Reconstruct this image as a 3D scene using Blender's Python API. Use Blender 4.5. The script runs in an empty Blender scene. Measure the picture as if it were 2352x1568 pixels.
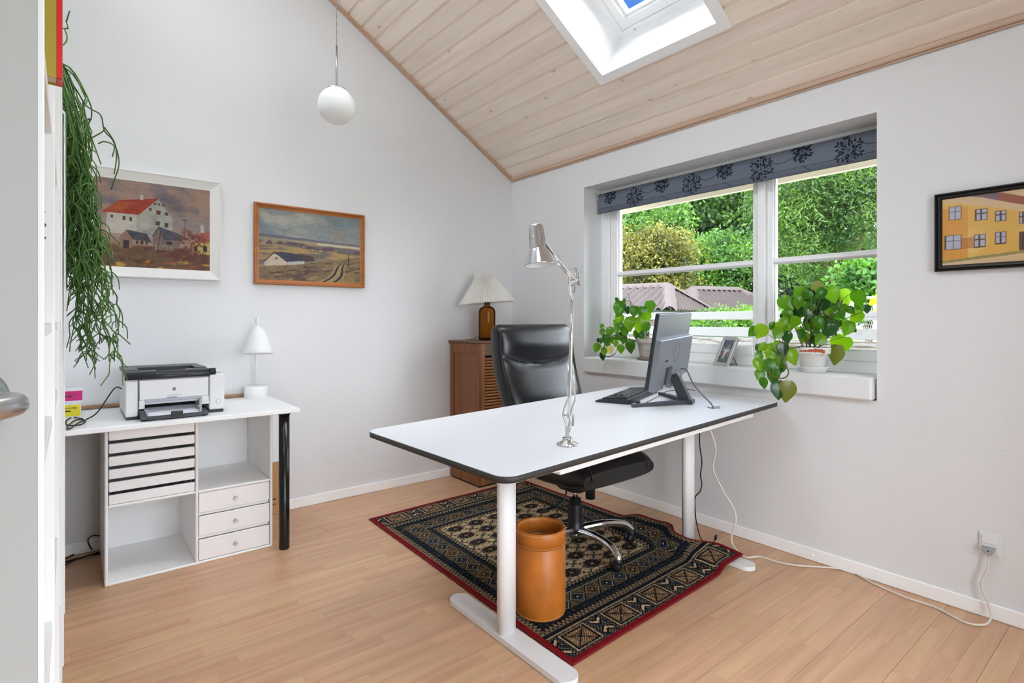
import bpy, math, random
import numpy as np
from mathutils import Vector, Matrix, Euler
random.seed(7); RNG = np.random.default_rng(7)
S = bpy.context.scene
COL = S.collection
PI = math.pi

# ------------------------------------------------------------------ camera
FPX, UC, VH, YAW, HC = 1255.0, 1176.0, 734.0, math.radians(38.85), 1.17
CAM = Vector((-2.808, -3.487, HC))
cam = bpy.data.cameras.new('camera'); camo = bpy.data.objects.new('camera', cam); COL.objects.link(camo)
camo.location = CAM; camo.rotation_euler = (PI/2, 0, -YAW)
cam.sensor_fit = 'HORIZONTAL'; cam.sensor_width = 36.0; cam.lens = FPX/2352*36
cam.shift_y = -(784-VH)/2352; cam.clip_start = 0.02; cam.clip_end = 300
S.camera = camo

# ------------------------------------------------------------------ sky, sun, exposure
CLOUDS = 33.0
W = bpy.data.worlds.new('sky'); S.world = W; W.use_nodes = True
wn, wl = W.node_tree.nodes, W.node_tree.links
for n in list(wn): wn.remove(n)
wo = wn.new('ShaderNodeOutputWorld'); bg = wn.new('ShaderNodeBackground'); bg.inputs[1].default_value = 1.0
tc = wn.new('ShaderNodeTexCoord'); sx = wn.new('ShaderNodeSeparateXYZ'); wl.new(tc.outputs['Generated'], sx.inputs[0])
grad = wn.new('ShaderNodeValToRGB'); wl.new(sx.outputs[2], grad.inputs[0])
grad.color_ramp.elements[0].position = 0.0; grad.color_ramp.elements[0].color = (1.6, 1.65, 1.75, 1)
e_ = grad.color_ramp.elements.new(0.2); e_.color = (0.45, 0.66, 1.10, 1)
grad.color_ramp.elements[-1].position = 0.46; grad.color_ramp.elements[-1].color = (0.02, 0.066, 0.20, 1)
cn = wn.new('ShaderNodeTexNoise'); cn.inputs['Scale'].default_value = 1.5; cn.inputs['Detail'].default_value = 7; cn.inputs['Roughness'].default_value = 0.55
cmap = wn.new('ShaderNodeMapping'); cmap.inputs['Location'].default_value = (CLOUDS, CLOUDS*0.37, 0.0); wl.new(tc.outputs['Generated'], cmap.inputs[0]); wl.new(cmap.outputs[0], cn.inputs['Vector'])
cr = wn.new('ShaderNodeValToRGB'); wl.new(cn.outputs[0], cr.inputs[0])
cr.color_ramp.elements[0].position = 0.42; cr.color_ramp.elements[1].position = 0.50
mx = wn.new('ShaderNodeMix'); mx.data_type = 'RGBA'; wl.new(cr.outputs[0], mx.inputs[0])
wl.new(grad.outputs[0], mx.inputs[6]); mx.inputs[7].default_value = (2.40, 2.57, 2.82, 1)
wl.new(mx.outputs[2], bg.inputs[0]); wl.new(bg.outputs[0], wo.inputs[0])
SKY = 1.6; bg.inputs[1].default_value = SKY
S.view_settings.view_transform = 'Standard'; S.view_settings.look = 'None'
S.view_settings.exposure = 1.36; S.view_settings.gamma = 1.0
S.cycles.max_bounces = 7; S.cycles.diffuse_bounces = 5; S.cycles.glossy_bounces = 3; S.cycles.transmission_bounces = 5; S.cycles.adaptive_threshold = 0.03
S.cycles.transparent_max_bounces = 16; S.cycles.caustics_reflective = False; S.cycles.caustics_refractive = False
S.cycles.use_denoising = True; S.cycles.sample_clamp_indirect = 6.0

# ------------------------------------------------------------------ pixel helpers (a pixel gives a direction only)
FW = Vector((math.sin(YAW), math.cos(YAW), 0)); RT = Vector((math.cos(YAW), -math.sin(YAW), 0))
def ray(u, v): return FW + RT*((u-UC)/FPX) + Vector((0, 0, (VH-v)/FPX))
def atX(u, v, x=0.0): r = ray(u, v); return CAM + r*((x-CAM.x)/r.x)
def atY(u, v, y=0.0): r = ray(u, v); return CAM + r*((y-CAM.y)/r.y)
def atZ(u, v, z=0.0): r = ray(u, v); return CAM + r*((z-CAM.z)/r.z)
def atD(u, v, d): return CAM + ray(u, v)*d

# ------------------------------------------------------------------ materials
MATS = {}
def srgb(r, g, b):
    f = lambda c: c/12.92 if c <= 0.04045 else ((c+0.055)/1.055)**2.4
    return (f(r/255), f(g/255), f(b/255), 1)
def mat(name, col=(200, 200, 200), rough=0.5, metal=0.0, spec=0.5, trans=0.0, ior=1.45, coat=0.0, bump=0.0, bscale=200.0, var=0.0, vscale=8.0, alpha=None, stretch=None):
    if name in MATS: return MATS[name]
    m = bpy.data.materials.new(name); m.use_nodes = True; MATS[name] = m
    nt = m.node_tree; b = nt.nodes['Principled BSDF']
    b.inputs['Base Color'].default_value = srgb(*col); b.inputs['Roughness'].default_value = rough
    b.inputs['Metallic'].default_value = metal; b.inputs['IOR'].default_value = ior
    b.inputs['Specular IOR Level'].default_value = spec
    b.inputs['Transmission Weight'].default_value = trans; b.inputs['Coat Weight'].default_value = coat
    t = nt.nodes.new('ShaderNodeTexCoord'); vec = t.outputs['Object']
    if stretch:
        mp = nt.nodes.new('ShaderNodeMapping'); mp.inputs['Scale'].default_value = stretch
        nt.links.new(vec, mp.inputs[0]); vec = mp.outputs[0]
    if var > 0:
        n = nt.nodes.new('ShaderNodeTexNoise'); n.inputs['Scale'].default_value = vscale; n.inputs['Detail'].default_value = 6
        nt.links.new(vec, n.inputs['Vector'])
        r = nt.nodes.new('ShaderNodeValToRGB'); nt.links.new(n.outputs[0], r.inputs[0])
        c = srgb(*col); lo = tuple(max(0, x*(1-var)) for x in c[:3])+(1,); hi = tuple(min(1, x*(1+var)) for x in c[:3])+(1,)
        r.color_ramp.elements[0].position = 0.3; r.color_ramp.elements[1].position = 0.7
        r.color_ramp.elements[0].color = lo; r.color_ramp.elements[1].color = hi
        nt.links.new(r.outputs[0], b.inputs['Base Color'])
    if bump > 0:
        n2 = nt.nodes.new('ShaderNodeTexNoise'); n2.inputs['Scale'].default_value = bscale; n2.inputs['Detail'].default_value = 4
        nt.links.new(vec, n2.inputs['Vector'])
        bp = nt.nodes.new('ShaderNodeBump'); bp.inputs['Strength'].default_value = bump; bp.inputs['Distance'].default_value = 0.002
        nt.links.new(n2.outputs[0], bp.inputs['Height']); nt.links.new(bp.outputs[0], b.inputs['Normal'])
    return m

def wood(name, c1, c2, rough=0.45, axis='X', scale=1.0, knots=False, objrand=0.0):
    """grain along one world axis, tone varying from piece to piece"""
    m = bpy.data.materials.new(name); m.use_nodes = True; MATS[name] = m
    nt = m.node_tree; N, L = nt.nodes, nt.links; b = N['Principled BSDF']; b.inputs['Roughness'].default_value = rough
    g = N.new('ShaderNodeNewGeometry'); oi = N.new('ShaderNodeObjectInfo')
    ad = N.new('ShaderNodeMath'); ad.operation = 'ADD'; L.new(oi.outputs['Random'], ad.inputs[0]); L.new(g.outputs['Random Per Island'], ad.inputs[1])
    fr = N.new('ShaderNodeMath'); fr.operation = 'FRACT'; L.new(ad.outputs[0], fr.inputs[0])
    cb = N.new('ShaderNodeCombineXYZ'); m7 = N.new('ShaderNodeMath'); m7.operation = 'MULTIPLY'; m7.inputs[1].default_value = 37.0
    L.new(fr.outputs[0], m7.inputs[0]); L.new(m7.outputs[0], cb.inputs[0]); L.new(m7.outputs[0], cb.inputs[1]); L.new(m7.outputs[0], cb.inputs[2])
    va = N.new('ShaderNodeVectorMath'); va.operation = 'ADD'; L.new(g.outputs['Position'], va.inputs[0]); L.new(cb.outputs[0], va.inputs[1])
    mp = N.new('ShaderNodeMapping'); L.new(va.outputs[0], mp.inputs[0])
    st = {'X': (1.5, 26, 26), 'Y': (26, 1.5, 26), 'Z': (26, 26, 1.5)}[axis]
    mp.inputs['Scale'].default_value = tuple(s*scale for s in st)
    n = N.new('ShaderNodeTexNoise'); n.inputs['Scale'].default_value = 1.0; n.inputs['Detail'].default_value = 8; n.inputs['Distortion'].default_value = 0.6
    L.new(mp.outputs[0], n.inputs['Vector'])
    r = N.new('ShaderNodeValToRGB'); r.color_ramp.elements[0].position = 0.25; r.color_ramp.elements[1].position = 0.75
    r.color_ramp.elements[0].color = srgb(*c1); r.color_ramp.elements[1].color = srgb(*c2); L.new(n.outputs[0], r.inputs[0])
    out = r.outputs[0]
    if knots:
        mk = N.new('ShaderNodeMapping'); L.new(va.outputs[0], mk.inputs[0])
        mk.inputs['Scale'].default_value = {'Y': (9, 4.2, 9), 'X': (4.2, 9, 9), 'Z': (9, 9, 4.2)}[axis]
        vo = N.new('ShaderNodeTexVoronoi'); vo.inputs['Scale'].default_value = 1.0; L.new(mk.outputs[0], vo.inputs['Vector'])
        kr = N.new('ShaderNodeValToRGB'); kr.color_ramp.elements[0].position = 0.03; kr.color_ramp.elements[1].position = 0.10
        kr.color_ramp.elements[0].color = (0.66, 0.60, 0.54, 1); kr.color_ramp.elements[1].color = (1, 1, 1, 1)
        L.new(vo.outputs['Distance'], kr.inputs[0])
        mm = N.new('ShaderNodeMix'); mm.data_type = 'RGBA'; mm.blend_type = 'MULTIPLY'; mm.inputs[0].default_value = 1
        L.new(out, mm.inputs[6]); L.new(kr.outputs[0], mm.inputs[7]); out = mm.outputs[2]
    if objrand > 0:
        hs = N.new('ShaderNodeHueSaturation'); mr = N.new('ShaderNodeMapRange')
        mr.inputs[3].default_value = 1-objrand; mr.inputs[4].default_value = 1+objrand
        L.new(fr.outputs[0], mr.inputs[0]); L.new(mr.outputs[0], hs.inputs['Value']); L.new(out, hs.inputs['Color'])
        f2 = N.new('ShaderNodeMath'); f2.operation = 'MULTIPLY'; f2.inputs[1].default_value = 7.31; L.new(fr.outputs[0], f2.inputs[0])
        f3 = N.new('ShaderNodeMath'); f3.operation = 'FRACT'; L.new(f2.outputs[0], f3.inputs[0])
        m2 = N.new('ShaderNodeMapRange'); m2.inputs[3].default_value = 0.492; m2.inputs[4].default_value = 0.506
        L.new(f3.outputs[0], m2.inputs[0]); L.new(m2.outputs[0], hs.inputs['Hue']); out = hs.outputs[0]
    L.new(out, b.inputs['Base Color'])
    bp = N.new('ShaderNodeBump'); bp.inputs['Strength'].default_value = 0.12; bp.inputs['Distance'].default_value = 0.001
    L.new(n.outputs[0], bp.inputs['Height']); L.new(bp.outputs[0], b.inputs['Normal'])
    return m

def colattr(name, rough=0.6, spec=0.3, bump=0.0, bscale=300):
    """flat print carried by the mesh colour attribute 'print'"""
    m = bpy.data.materials.new(name); m.use_nodes = True; MATS[name] = m
    nt = m.node_tree; b = nt.nodes['Principled BSDF']; a = nt.nodes.new('ShaderNodeAttribute'); a.attribute_name = 'print'
    nt.links.new(a.outputs['Color'], b.inputs['Base Color']); b.inputs['Roughness'].default_value = rough; b.inputs['Specular IOR Level'].default_value = spec
    if bump > 0:
        n2 = nt.nodes.new('ShaderNodeTexNoise'); n2.inputs['Scale'].default_value = bscale; n2.inputs['Detail'].default_value = 5
        bp = nt.nodes.new('ShaderNodeBump'); bp.inputs['Strength'].default_value = bump; bp.inputs['Distance'].default_value = 0.002
        nt.links.new(n2.outputs[0], bp.inputs['Height']); nt.links.new(bp.outputs[0], b.inputs['Normal'])
        g = nt.nodes.new('ShaderNodeNewGeometry'); nt.links.new(g.outputs['Position'], n2.inputs['Vector'])
    return m

def leafmat(name, c1, c2, rough=0.35, tr=0.45, per='object', tboost=1.6):
    m = bpy.data.materials.new(name); m.use_nodes = True; MATS[name] = m
    nt = m.node_tree; N, L = nt.nodes, nt.links; b = N['Principled BSDF']; b.inputs['Roughness'].default_value = rough
    if per == 'object':
        oi = N.new('ShaderNodeObjectInfo'); rnd = oi.outputs['Random']
    else:
        oi = N.new('ShaderNodeNewGeometry'); rnd = oi.outputs['Random Per Island']
    if per != 'object':       # noise tints clumps lighter and darker, imitating sunlit and shaded foliage
        gn = N.new('ShaderNodeTexNoise'); gn.inputs['Scale'].default_value = 0.9; gn.inputs['Detail'].default_value = 3; L.new(oi.outputs['Position'], gn.inputs['Vector'])
        mr = N.new('ShaderNodeMapRange'); mr.inputs[1].default_value = .32; mr.inputs[2].default_value = .68; mr.inputs[3].default_value = -.55; mr.inputs[4].default_value = .75; L.new(gn.outputs[0], mr.inputs[0])
        sm = N.new('ShaderNodeMath'); sm.operation = 'MULTIPLY_ADD'; sm.inputs[1].default_value = .8; sm.use_clamp = True; L.new(rnd, sm.inputs[0]); L.new(mr.outputs[0], sm.inputs[2]); rnd = sm.outputs[0]
    r = N.new('ShaderNodeValToRGB'); r.color_ramp.elements[0].color = srgb(*c1); r.color_ramp.elements[1].color = srgb(*c2); L.new(rnd, r.inputs[0])
    L.new(r.outputs[0], b.inputs['Base Color'])
    t = N.new('ShaderNodeBsdfTranslucent'); mm = N.new('ShaderNodeMix'); mm.data_type = 'RGBA'; mm.blend_type = 'MULTIPLY'; mm.inputs[0].default_value = 1
    mm.inputs[7].default_value = (tboost*1.05, tboost, tboost*0.35, 1); L.new(r.outputs[0], mm.inputs[6]); L.new(mm.outputs[2], t.inputs[0])
    ms = N.new('ShaderNodeMixShader'); ms.inputs[0].default_value = tr
    L.new(b.outputs[0], ms.inputs[1]); L.new(t.outputs[0], ms.inputs[2]); L.new(ms.outputs[0], N['Material Output'].inputs[0])
    return m

def glassmat(name, col=(255, 255, 255), gloss=0.06):
    """window pane: clear, with a faint mirror reflection"""
    m = bpy.data.materials.new(name); m.use_nodes = True; MATS[name] = m
    nt = m.node_tree; N, L = nt.nodes, nt.links; N.remove(N['Principled BSDF'])
    t = N.new('ShaderNodeBsdfTransparent'); t.inputs[0].default_value = srgb(*col)
    g = N.new('ShaderNodeBsdfGlossy'); g.inputs['Roughness'].default_value = 0.0
    f = N.new('ShaderNodeFresnel'); f.inputs[0].default_value = 1.25
    ms = N.new('ShaderNodeMixShader'); L.new(f.outputs[0], ms.inputs[0]); L.new(t.outputs[0], ms.inputs[1]); L.new(g.outputs[0], ms.inputs[2])
    L.new(ms.outputs[0], N['Material Output'].inputs[0])
    return m

# ------------------------------------------------------------------ mesh builder
class MB:
    def __init__(s): s.v = []; s.f = []; s.sm = []
    def add(s, vs, fs, smooth=False):
        o = len(s.v); s.v += [tuple(v) for v in vs]; s.f += [tuple(i+o for i in f) for f in fs]; s.sm += [smooth]*len(fs); return s
    def box(s, x0, x1, y0, y1, z0, z1, bev=0.0, M=None):
        if x0 > x1: x0, x1 = x1, x0
        if y0 > y1: y0, y1 = y1, y0
        if z0 > z1: z0, z1 = z1, z0
        if bev <= 0:
            vs = [(x, y, z) for z in (z0, z1) for y in (y0, y1) for x in (x0, x1)]
            fs = [(0, 2, 3, 1), (4, 5, 7, 6), (0, 1, 5, 4), (2, 6, 7, 3), (0, 4, 6, 2), (1, 3, 7, 5)]
        else:
            b = min(bev, (x1-x0)*.49, (y1-y0)*.49, (z1-z0)*.49)
            vs = []; idx = {}
            for ix, x in enumerate((x0, x1)):
                for iy, y in enumerate((y0, y1)):
                    for iz, z in enumerate((z0, z1)):
                        dx = b if ix == 0 else -b; dy = b if iy == 0 else -b; dz = b if iz == 0 else -b
                        idx[(ix, iy, iz, 'x')] = len(vs); vs.append((x, y+dy, z+dz))
                        idx[(ix, iy, iz, 'y')] = len(vs); vs.append((x+dx, y, z+dz))
                        idx[(ix, iy, iz, 'z')] = len(vs); vs.append((x+dx, y+dy, z))
            fs = []
            for i in (0, 1):
                q = [idx[(i, a, c, 'x')] for a, c in ((0, 0), (1, 0), (1, 1), (0, 1))]; fs.append(q if i else q[::-1])
                q = [idx[(a, i, c, 'y')] for a, c in ((0, 0), (1, 0), (1, 1), (0, 1))]; fs.append(q[::-1] if i else q)
                q = [idx[(a, c, i, 'z')] for a, c in ((0, 0), (1, 0), (1, 1), (0, 1))]; fs.append(q if i else q[::-1])
            ctr = Vector(((x0+x1)/2, (y0+y1)/2, (z0+z1)/2))
            def orient(q):
                p = [Vector(vs[k]) for k in q]; n = (p[1]-p[0]).cross(p[2]-p[0])
                return q if n.dot(sum(p, Vector())/len(p)-ctr) > 0 else q[::-1]
            for a in (0, 1):
                for c in (0, 1):
                    fs.append(orient([idx[(a, c, 0, 'x')], idx[(a, c, 0, 'y')], idx[(a, c, 1, 'y')], idx[(a, c, 1, 'x')]]))
                    fs.append(orient([idx[(a, 0, c, 'x')], idx[(a, 0, c, 'z')], idx[(a, 1, c, 'z')], idx[(a, 1, c, 'x')]]))
                    fs.append(orient([idx[(0, a, c, 'y')], idx[(0, a, c, 'z')], idx[(1, a, c, 'z')], idx[(1, a, c, 'y')]]))
                    for d in (0, 1): fs.append(orient([idx[(a, c, d, 'x')], idx[(a, c, d, 'y')], idx[(a, c, d, 'z')]]))
        if M is not None: vs = [M @ Vector(v) for v in vs]
        return s.add(vs, fs)
    def lathe(s, prof, n=32, M=None, smooth=True, caps=True, sx=1.0, sy=1.0):
        """profile [(r,z)...] turned about z"""
        vs = []; fs = []
        for r, z in prof:
            for k in range(n):
                a = 2*PI*k/n; vs.append((r*sx*math.cos(a), r*sy*math.sin(a), z))
        for i in range(len(prof)-1):
            for k in range(n):
                k2 = (k+1) % n; fs.append((i*n+k, i*n+k2, (i+1)*n+k2, (i+1)*n+k))
        if M is not None: vs = [M @ Vector(v) for v in vs]
        s.add(vs, fs, smooth)
        if caps:
            o = len(s.v)-len(vs)
            if prof[0][0] > 1e-6: s.f.append(tuple(o+k for k in range(n))[::-1]); s.sm.append(False)
            if prof[-1][0] > 1e-6: s.f.append(tuple(o+(len(prof)-1)*n+k for k in range(n))); s.sm.append(False)
        return s
    def cyl(s, p0, p1, r0, r1=None, n=16, smooth=True, caps=True):
        return s.tube([p0, p1], [r0, r0 if r1 is None else r1], n, smooth, caps)
    def tube(s, pts, r, n=8, smooth=True, caps=True, flat=1.0):
        pts = [Vector(p) for p in pts]; m = len(pts)
        rs = r if isinstance(r, (list, tuple)) else [r]*m
        up = None; vs = []; fs = []
        for i in range(m):
            t = (pts[min(i+1, m-1)]-pts[max(i-1, 0)])
            if t.length < 1e-9: t = Vector((0, 0, 1))
            t.normalize()
            if up is None:
                up = Vector((0, 0, 1)) if abs(t.z) < 0.9 else Vector((1, 0, 0))
            a = t.cross(up)
            if a.length < 1e-6: a = t.orthogonal()
            a.normalize(); bb = a.cross(t).normalized(); up = bb
            for k in range(n):
                an = 2*PI*k/n; vs.append(pts[i]+a*(rs[i]*math.cos(an))+bb*(rs[i]*flat*math.sin(an)))
        for i in range(m-1):
            for k in range(n):
                k2 = (k+1) % n; fs.append((i*n+k, i*n+k2, (i+1)*n+k2, (i+1)*n+k))
        s.add(vs, fs, smooth)
        if caps:
            o = len(s.v)-len(vs); s.f.append(tuple(o+k for k in range(n))[::-1]); s.f.append(tuple(o+(m-1)*n+k for k in range(n))); s.sm += [False, False]
        return s
    def prism(s, poly, h0, h1, M=None, smooth=False):
        """polygon in xy extruded along z"""
        n = len(poly); vs = [(x, y, h0) for x, y in poly]+[(x, y, h1) for x, y in poly]
        fs = [tuple(range(n))[::-1], tuple(range(n, 2*n))]
        if M is not None: vs = [M @ Vector(v) for v in vs]
        s.add(vs, fs)
        o = len(s.v)-2*n
        for k in range(n):
            s.f.append((o+k, o+(k+1) % n, o+n+(k+1) % n, o+n+k)); s.sm.append(smooth)
        return s
    def quad(s, a, b, c, d): return s.add([a, b, c, d], [(0, 1, 2, 3)])
    def grid(s, P, smooth=True, closed_u=False):
        """P[i][j] array of points"""
        ni, nj = len(P), len(P[0]); vs = [p for row in P for p in row]; fs = []
        for i in range(ni-1 if not closed_u else ni):
            i2 = (i+1) % ni
            for j in range(nj-1): fs.append((i*nj+j, i2*nj+j, i2*nj+j+1, i*nj+j+1))
        return s.add(vs, fs, smooth)
    def mesh(s, name):
        me = bpy.data.meshes.new(name); me.from_pydata([tuple(v) for v in s.v], [], s.f)
        me.polygons.foreach_set('use_smooth', s.sm); me.update(); return me
    def build(s, name, m, parent=None): return obj(name, s.mesh(name), m, parent)

def obj(name, me, m=None, parent=None, label=None):
    o = bpy.data.objects.new(name, me); COL.objects.link(o)
    if m is not None and len(me.materials) == 0: me.materials.append(m)
    if parent is not None: o.parent = parent
    if label: o['label'] = label
    return o
def tag(o, label, cat, group=None, kind=None):
    o['label'] = label; o['category'] = cat
    if group: o['group'] = group
    if kind: o['kind'] = kind
    return o
def thing(name, label, cat, loc=(0, 0, 0), rot=None, M=None, group=None):
    o = bpy.data.objects.new(name, None); COL.objects.link(o); o.empty_display_size = 0.05
    if M is not None: o.matrix_world = M
    else:
        o.location = loc
        if rot is not None: o.rotation_euler = rot
    return tag(o, label, cat, group)
def struct(name, me, m, parent=None, label=None):
    o = obj(name, me, m, parent, label)
    if parent is None: o['kind'] = 'structure'
    return o
def structroot(name, loc=(0, 0, 0), M=None):
    o = bpy.data.objects.new(name, None); COL.objects.link(o); o.empty_display_size = 0.05; o['kind'] = 'structure'
    if M is not None: o.matrix_world = M
    else: o.location = loc
    return o
def npmesh(name, V, Fq, smooth=False):
    me = bpy.data.meshes.new(name); V = np.asarray(V, np.float32); Fq = np.asarray(Fq, np.int32); k = Fq.shape[1]
    me.vertices.add(len(V)); me.vertices.foreach_set('co', V.ravel())
    me.loops.add(Fq.size); me.loops.foreach_set('vertex_index', Fq.ravel())
    me.polygons.add(len(Fq)); me.polygons.foreach_set('loop_start', np.arange(0, Fq.size, k, dtype=np.int32))
    if smooth: me.polygons.foreach_set('use_smooth', np.ones(len(Fq), bool))
    me.update(calc_edges=True); return me
def gridfaces(ni, nj):
    i, j = np.meshgrid(np.arange(ni-1), np.arange(nj-1), indexing='ij'); a = (i*nj+j).ravel()
    return np.stack([a, a+nj, a+nj+1, a+1], 1)
def lin(c):
    c = np.asarray(c, float)/255.0; return np.where(c <= 0.04045, c/12.92, ((c+0.055)/1.055)**2.4)
def setprint(me, rgb255):
    """rgb per vertex, in display values"""
    c = np.ones((len(me.vertices), 4), np.float32); c[:, :3] = lin(np.clip(rgb255, 0, 255))
    at = me.color_attributes.new('print', 'FLOAT_COLOR', 'POINT'); at.data.foreach_set('color', c.ravel())
def text(name, s, size, m, parent, M, depth=0.0003, align='LEFT'):
    cu = bpy.data.curves.new(name, 'FONT'); cu.body = s; cu.size = size; cu.extrude = depth; cu.align_x = align; cu.resolution_u = 3
    t = bpy.data.objects.new(name+'_tmp', cu); COL.objects.link(t)
    dg = bpy.context.evaluated_depsgraph_get(); me = bpy.data.meshes.new_from_object(t.evaluated_get(dg)); bpy.data.objects.remove(t)
    me.materials.clear(); me.transform(M); me.name = name
    return obj(name, me, m, parent)
def copy_tree(o, parent=None):
    c = o.copy(); COL.objects.link(c)
    if parent is not None: c.parent = parent
    for ch in o.children: copy_tree(ch, c)
    return c
def vnoise(x, y, seed=0):
    """smooth value noise on numpy arrays"""
    r = np.random.default_rng(seed).random((64, 64)); xi = np.floor(x).astype(int); yi = np.floor(y).astype(int)
    fx = x-xi; fy = y-yi; fx = fx*fx*(3-2*fx); fy = fy*fy*(3-2*fy)
    g = lambda a, b: r[a % 64, b % 64]
    return (g(xi, yi)*(1-fx)+g(xi+1, yi)*fx)*(1-fy)+(g(xi, yi+1)*(1-fx)+g(xi+1, yi+1)*fx)*fy
def fbm(x, y, seed=0, oct=4):
    s = 0; a = 0.5
    for k in range(oct): s = s+a*vnoise(x*2**k, y*2**k, seed+k); a *= 0.5
    return s
def spline(pts, n=8):
    """Catmull-Rom through the points"""
    P = [Vector(p) for p in pts]; out = []
    for i in range(len(P)-1):
        p0 = P[max(i-1, 0)]; p1 = P[i]; p2 = P[i+1]; p3 = P[min(i+2, len(P)-1)]
        for k in range(n):
            t = k/n; out.append(0.5*((2*p1)+(p2-p0)*t+(2*p0-5*p1+4*p2-p3)*t*t+(3*p1-p0-3*p2+p3)*t**3))
    return out+[P[-1]]

# shared materials
M_white = mat('white_lacquer', (246, 246, 244), 0.35)
M_trim = mat('white_trim_paint', (250, 250, 248), 0.4)
M_black = mat('black_plastic', (22, 23, 25), 0.42)
M_rubber = mat('black_cable_sheath', (18, 18, 18), 0.5)
M_chrome = mat('chrome', (225, 225, 228), 0.12, 1.0)
M_brushed = mat('brushed_steel', (190, 190, 190), 0.32, 1.0, bump=0.05, bscale=400)
M_plasticw = mat('white_plastic', (226, 227, 226), 0.4)
M_dark = mat('dark_void', (14, 14, 14), 0.8)
M_pane = glassmat('window_glass')
# ================================================================== ROOM SHELL
X_LEFT, X_NICHE, Y_REAR = -3.14, -3.47, -4.35
SL, Z0C = 0.6168, 2.3176            # ceiling plane z = Z0C - SL*x
XRIDGE = -2.3
TH = math.atan(SL); CS, SN = math.cos(TH), math.sin(TH)
def ceil_pt(s, y, n):               # s metres up the slope from wall, n metres above the ceiling face (outwards)
    return Vector((-s*CS+n*SN, y, Z0C+s*SN+n*CS))

# ---- painted brick walls: the courses only show as soft relief under thick paint
def wallmat(name, plane):
    m = bpy.data.materials.new(name); m.use_nodes = True
    nt = m.node_tree; N, L = nt.nodes, nt.links; b = N['Principled BSDF']
    b.inputs['Base Color'].default_value = (0.755, 0.755, 0.752, 1); b.inputs['Roughness'].default_value = 0.62; b.inputs['Specular IOR Level'].default_value = 0.3
    g = N.new('ShaderNodeNewGeometry'); sp = N.new('ShaderNodeSeparateXYZ'); L.new(g.outputs['Position'], sp.inputs[0])
    cb = N.new('ShaderNodeCombineXYZ'); L.new(sp.outputs[0 if plane == 'Y' else 1], cb.inputs[0]); L.new(sp.outputs[2], cb.inputs[1])
    nz = N.new('ShaderNodeTexNoise'); nz.inputs['Scale'].default_value = 9; L.new(g.outputs['Position'], nz.inputs['Vector'])
    vm = N.new('ShaderNodeVectorMath'); vm.operation = 'MULTIPLY_ADD'; vm.inputs[1].default_value = (0.012, 0.012, 0); 
    L.new(nz.outputs['Color'], vm.inputs[0]); L.new(cb.outputs[0], vm.inputs[2])
    br = N.new('ShaderNodeTexBrick'); L.new(vm.outputs[0], br.inputs['Vector'])
    br.inputs['Scale'].default_value = 1.0; br.inputs['Brick Width'].default_value = 0.24; br.inputs['Row Height'].default_value = 0.0667
    br.inputs['Mortar Size'].default_value = 0.006; br.inputs['Mortar Smooth'].default_value = 1.0
    br.inputs['Color1'].default_value = (1, 1, 1, 1); br.inputs['Color2'].default_value = (0.86, 0.86, 0.86, 1); br.inputs['Mortar'].default_value = (0.35, 0.35, 0.35, 1)
    n2 = N.new('ShaderNodeTexNoise'); n2.inputs['Scale'].default_value = 2.2; n2.inputs['Detail'].default_value = 3; L.new(g.outputs['Position'], n2.inputs['Vector'])
    n3 = N.new('ShaderNodeTexNoise'); n3.inputs['Scale'].default_value = 130; n3.inputs['Detail'].default_value = 4; L.new(g.outputs['Position'], n3.inputs['Vector'])
    mh = N.new('ShaderNodeMath'); mh.operation = 'MULTIPLY'; L.new(br.outputs['Color'], mh.inputs[0]); L.new(n2.outputs[0], mh.inputs[1])
    b1 = N.new('ShaderNodeBump'); b1.inputs['Strength'].default_value = 0.17; b1.inputs['Distance'].default_value = 0.004; L.new(mh.outputs[0], b1.inputs['Height'])
    b2 = N.new('ShaderNodeBump'); b2.inputs['Strength'].default_value = 0.16; b2.inputs['Distance'].default_value = 0.002; L.new(n3.outputs[0], b2.inputs['Height']); L.new(b1.outputs[0], b2.inputs['Normal'])
    L.new(b2.outputs[0], b.inputs['Normal'])
    return m
M_wallY = wallmat('painted_brick_back', 'Y'); M_wallX = wallmat('painted_brick_right', 'X')
M_plaster = mat('white_plaster', (230, 230, 229), 0.7, bump=0.12, bscale=90)

# wall_back : gable wall at y = 0
mb = MB(); TW = 0.12
zL = Z0C-SL*XRIDGE-SL*(XRIDGE-X_NICHE)+0.02
mb.prism([(0.0, -0.2), (0.0, Z0C+0.03), (XRIDGE, Z0C-SL*XRIDGE+0.03), (X_NICHE, zL), (X_NICHE, -0.2)], 0, -TW,
         Matrix(((1, 0, 0, 0), (0, 0, -1, 0), (0, 1, 0, 0), (0, 0, 0, 1))))
struct('wall_back', mb.mesh('wall_back'), M_wallY)

# wall_right : x = 0 .. 0.33, with the window opening (rounded plaster arrises)
WY0, WY1, WZ0, WZ1, WT = -2.606, -0.807, 0.910, 2.10, 0.33
mb = MB()
mb.box(0, WT, Y_REAR-.12, WY0, -0.2, 2.34); mb.box(0, WT, WY1, TW, -0.2, 2.34)
mb.box(0, WT, WY0, WY1, -0.2, WZ0-.105); mb.box(0, WT, WY0, WY1, WZ1, 2.34)
o = struct('wall_right', mb.mesh('wall_right'), M_wallX)
# sill: a deep masonry slab standing 3 cm proud of the wall
mb = MB(); mb.box(-0.03, WT-0.06, WY0+0.012, WY1-0.02, WZ0-0.105, WZ0, 0.008)
o = struct('trim_1', mb.mesh('window_sill'), M_plaster, label='thick white plastered window sill slab')

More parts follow.
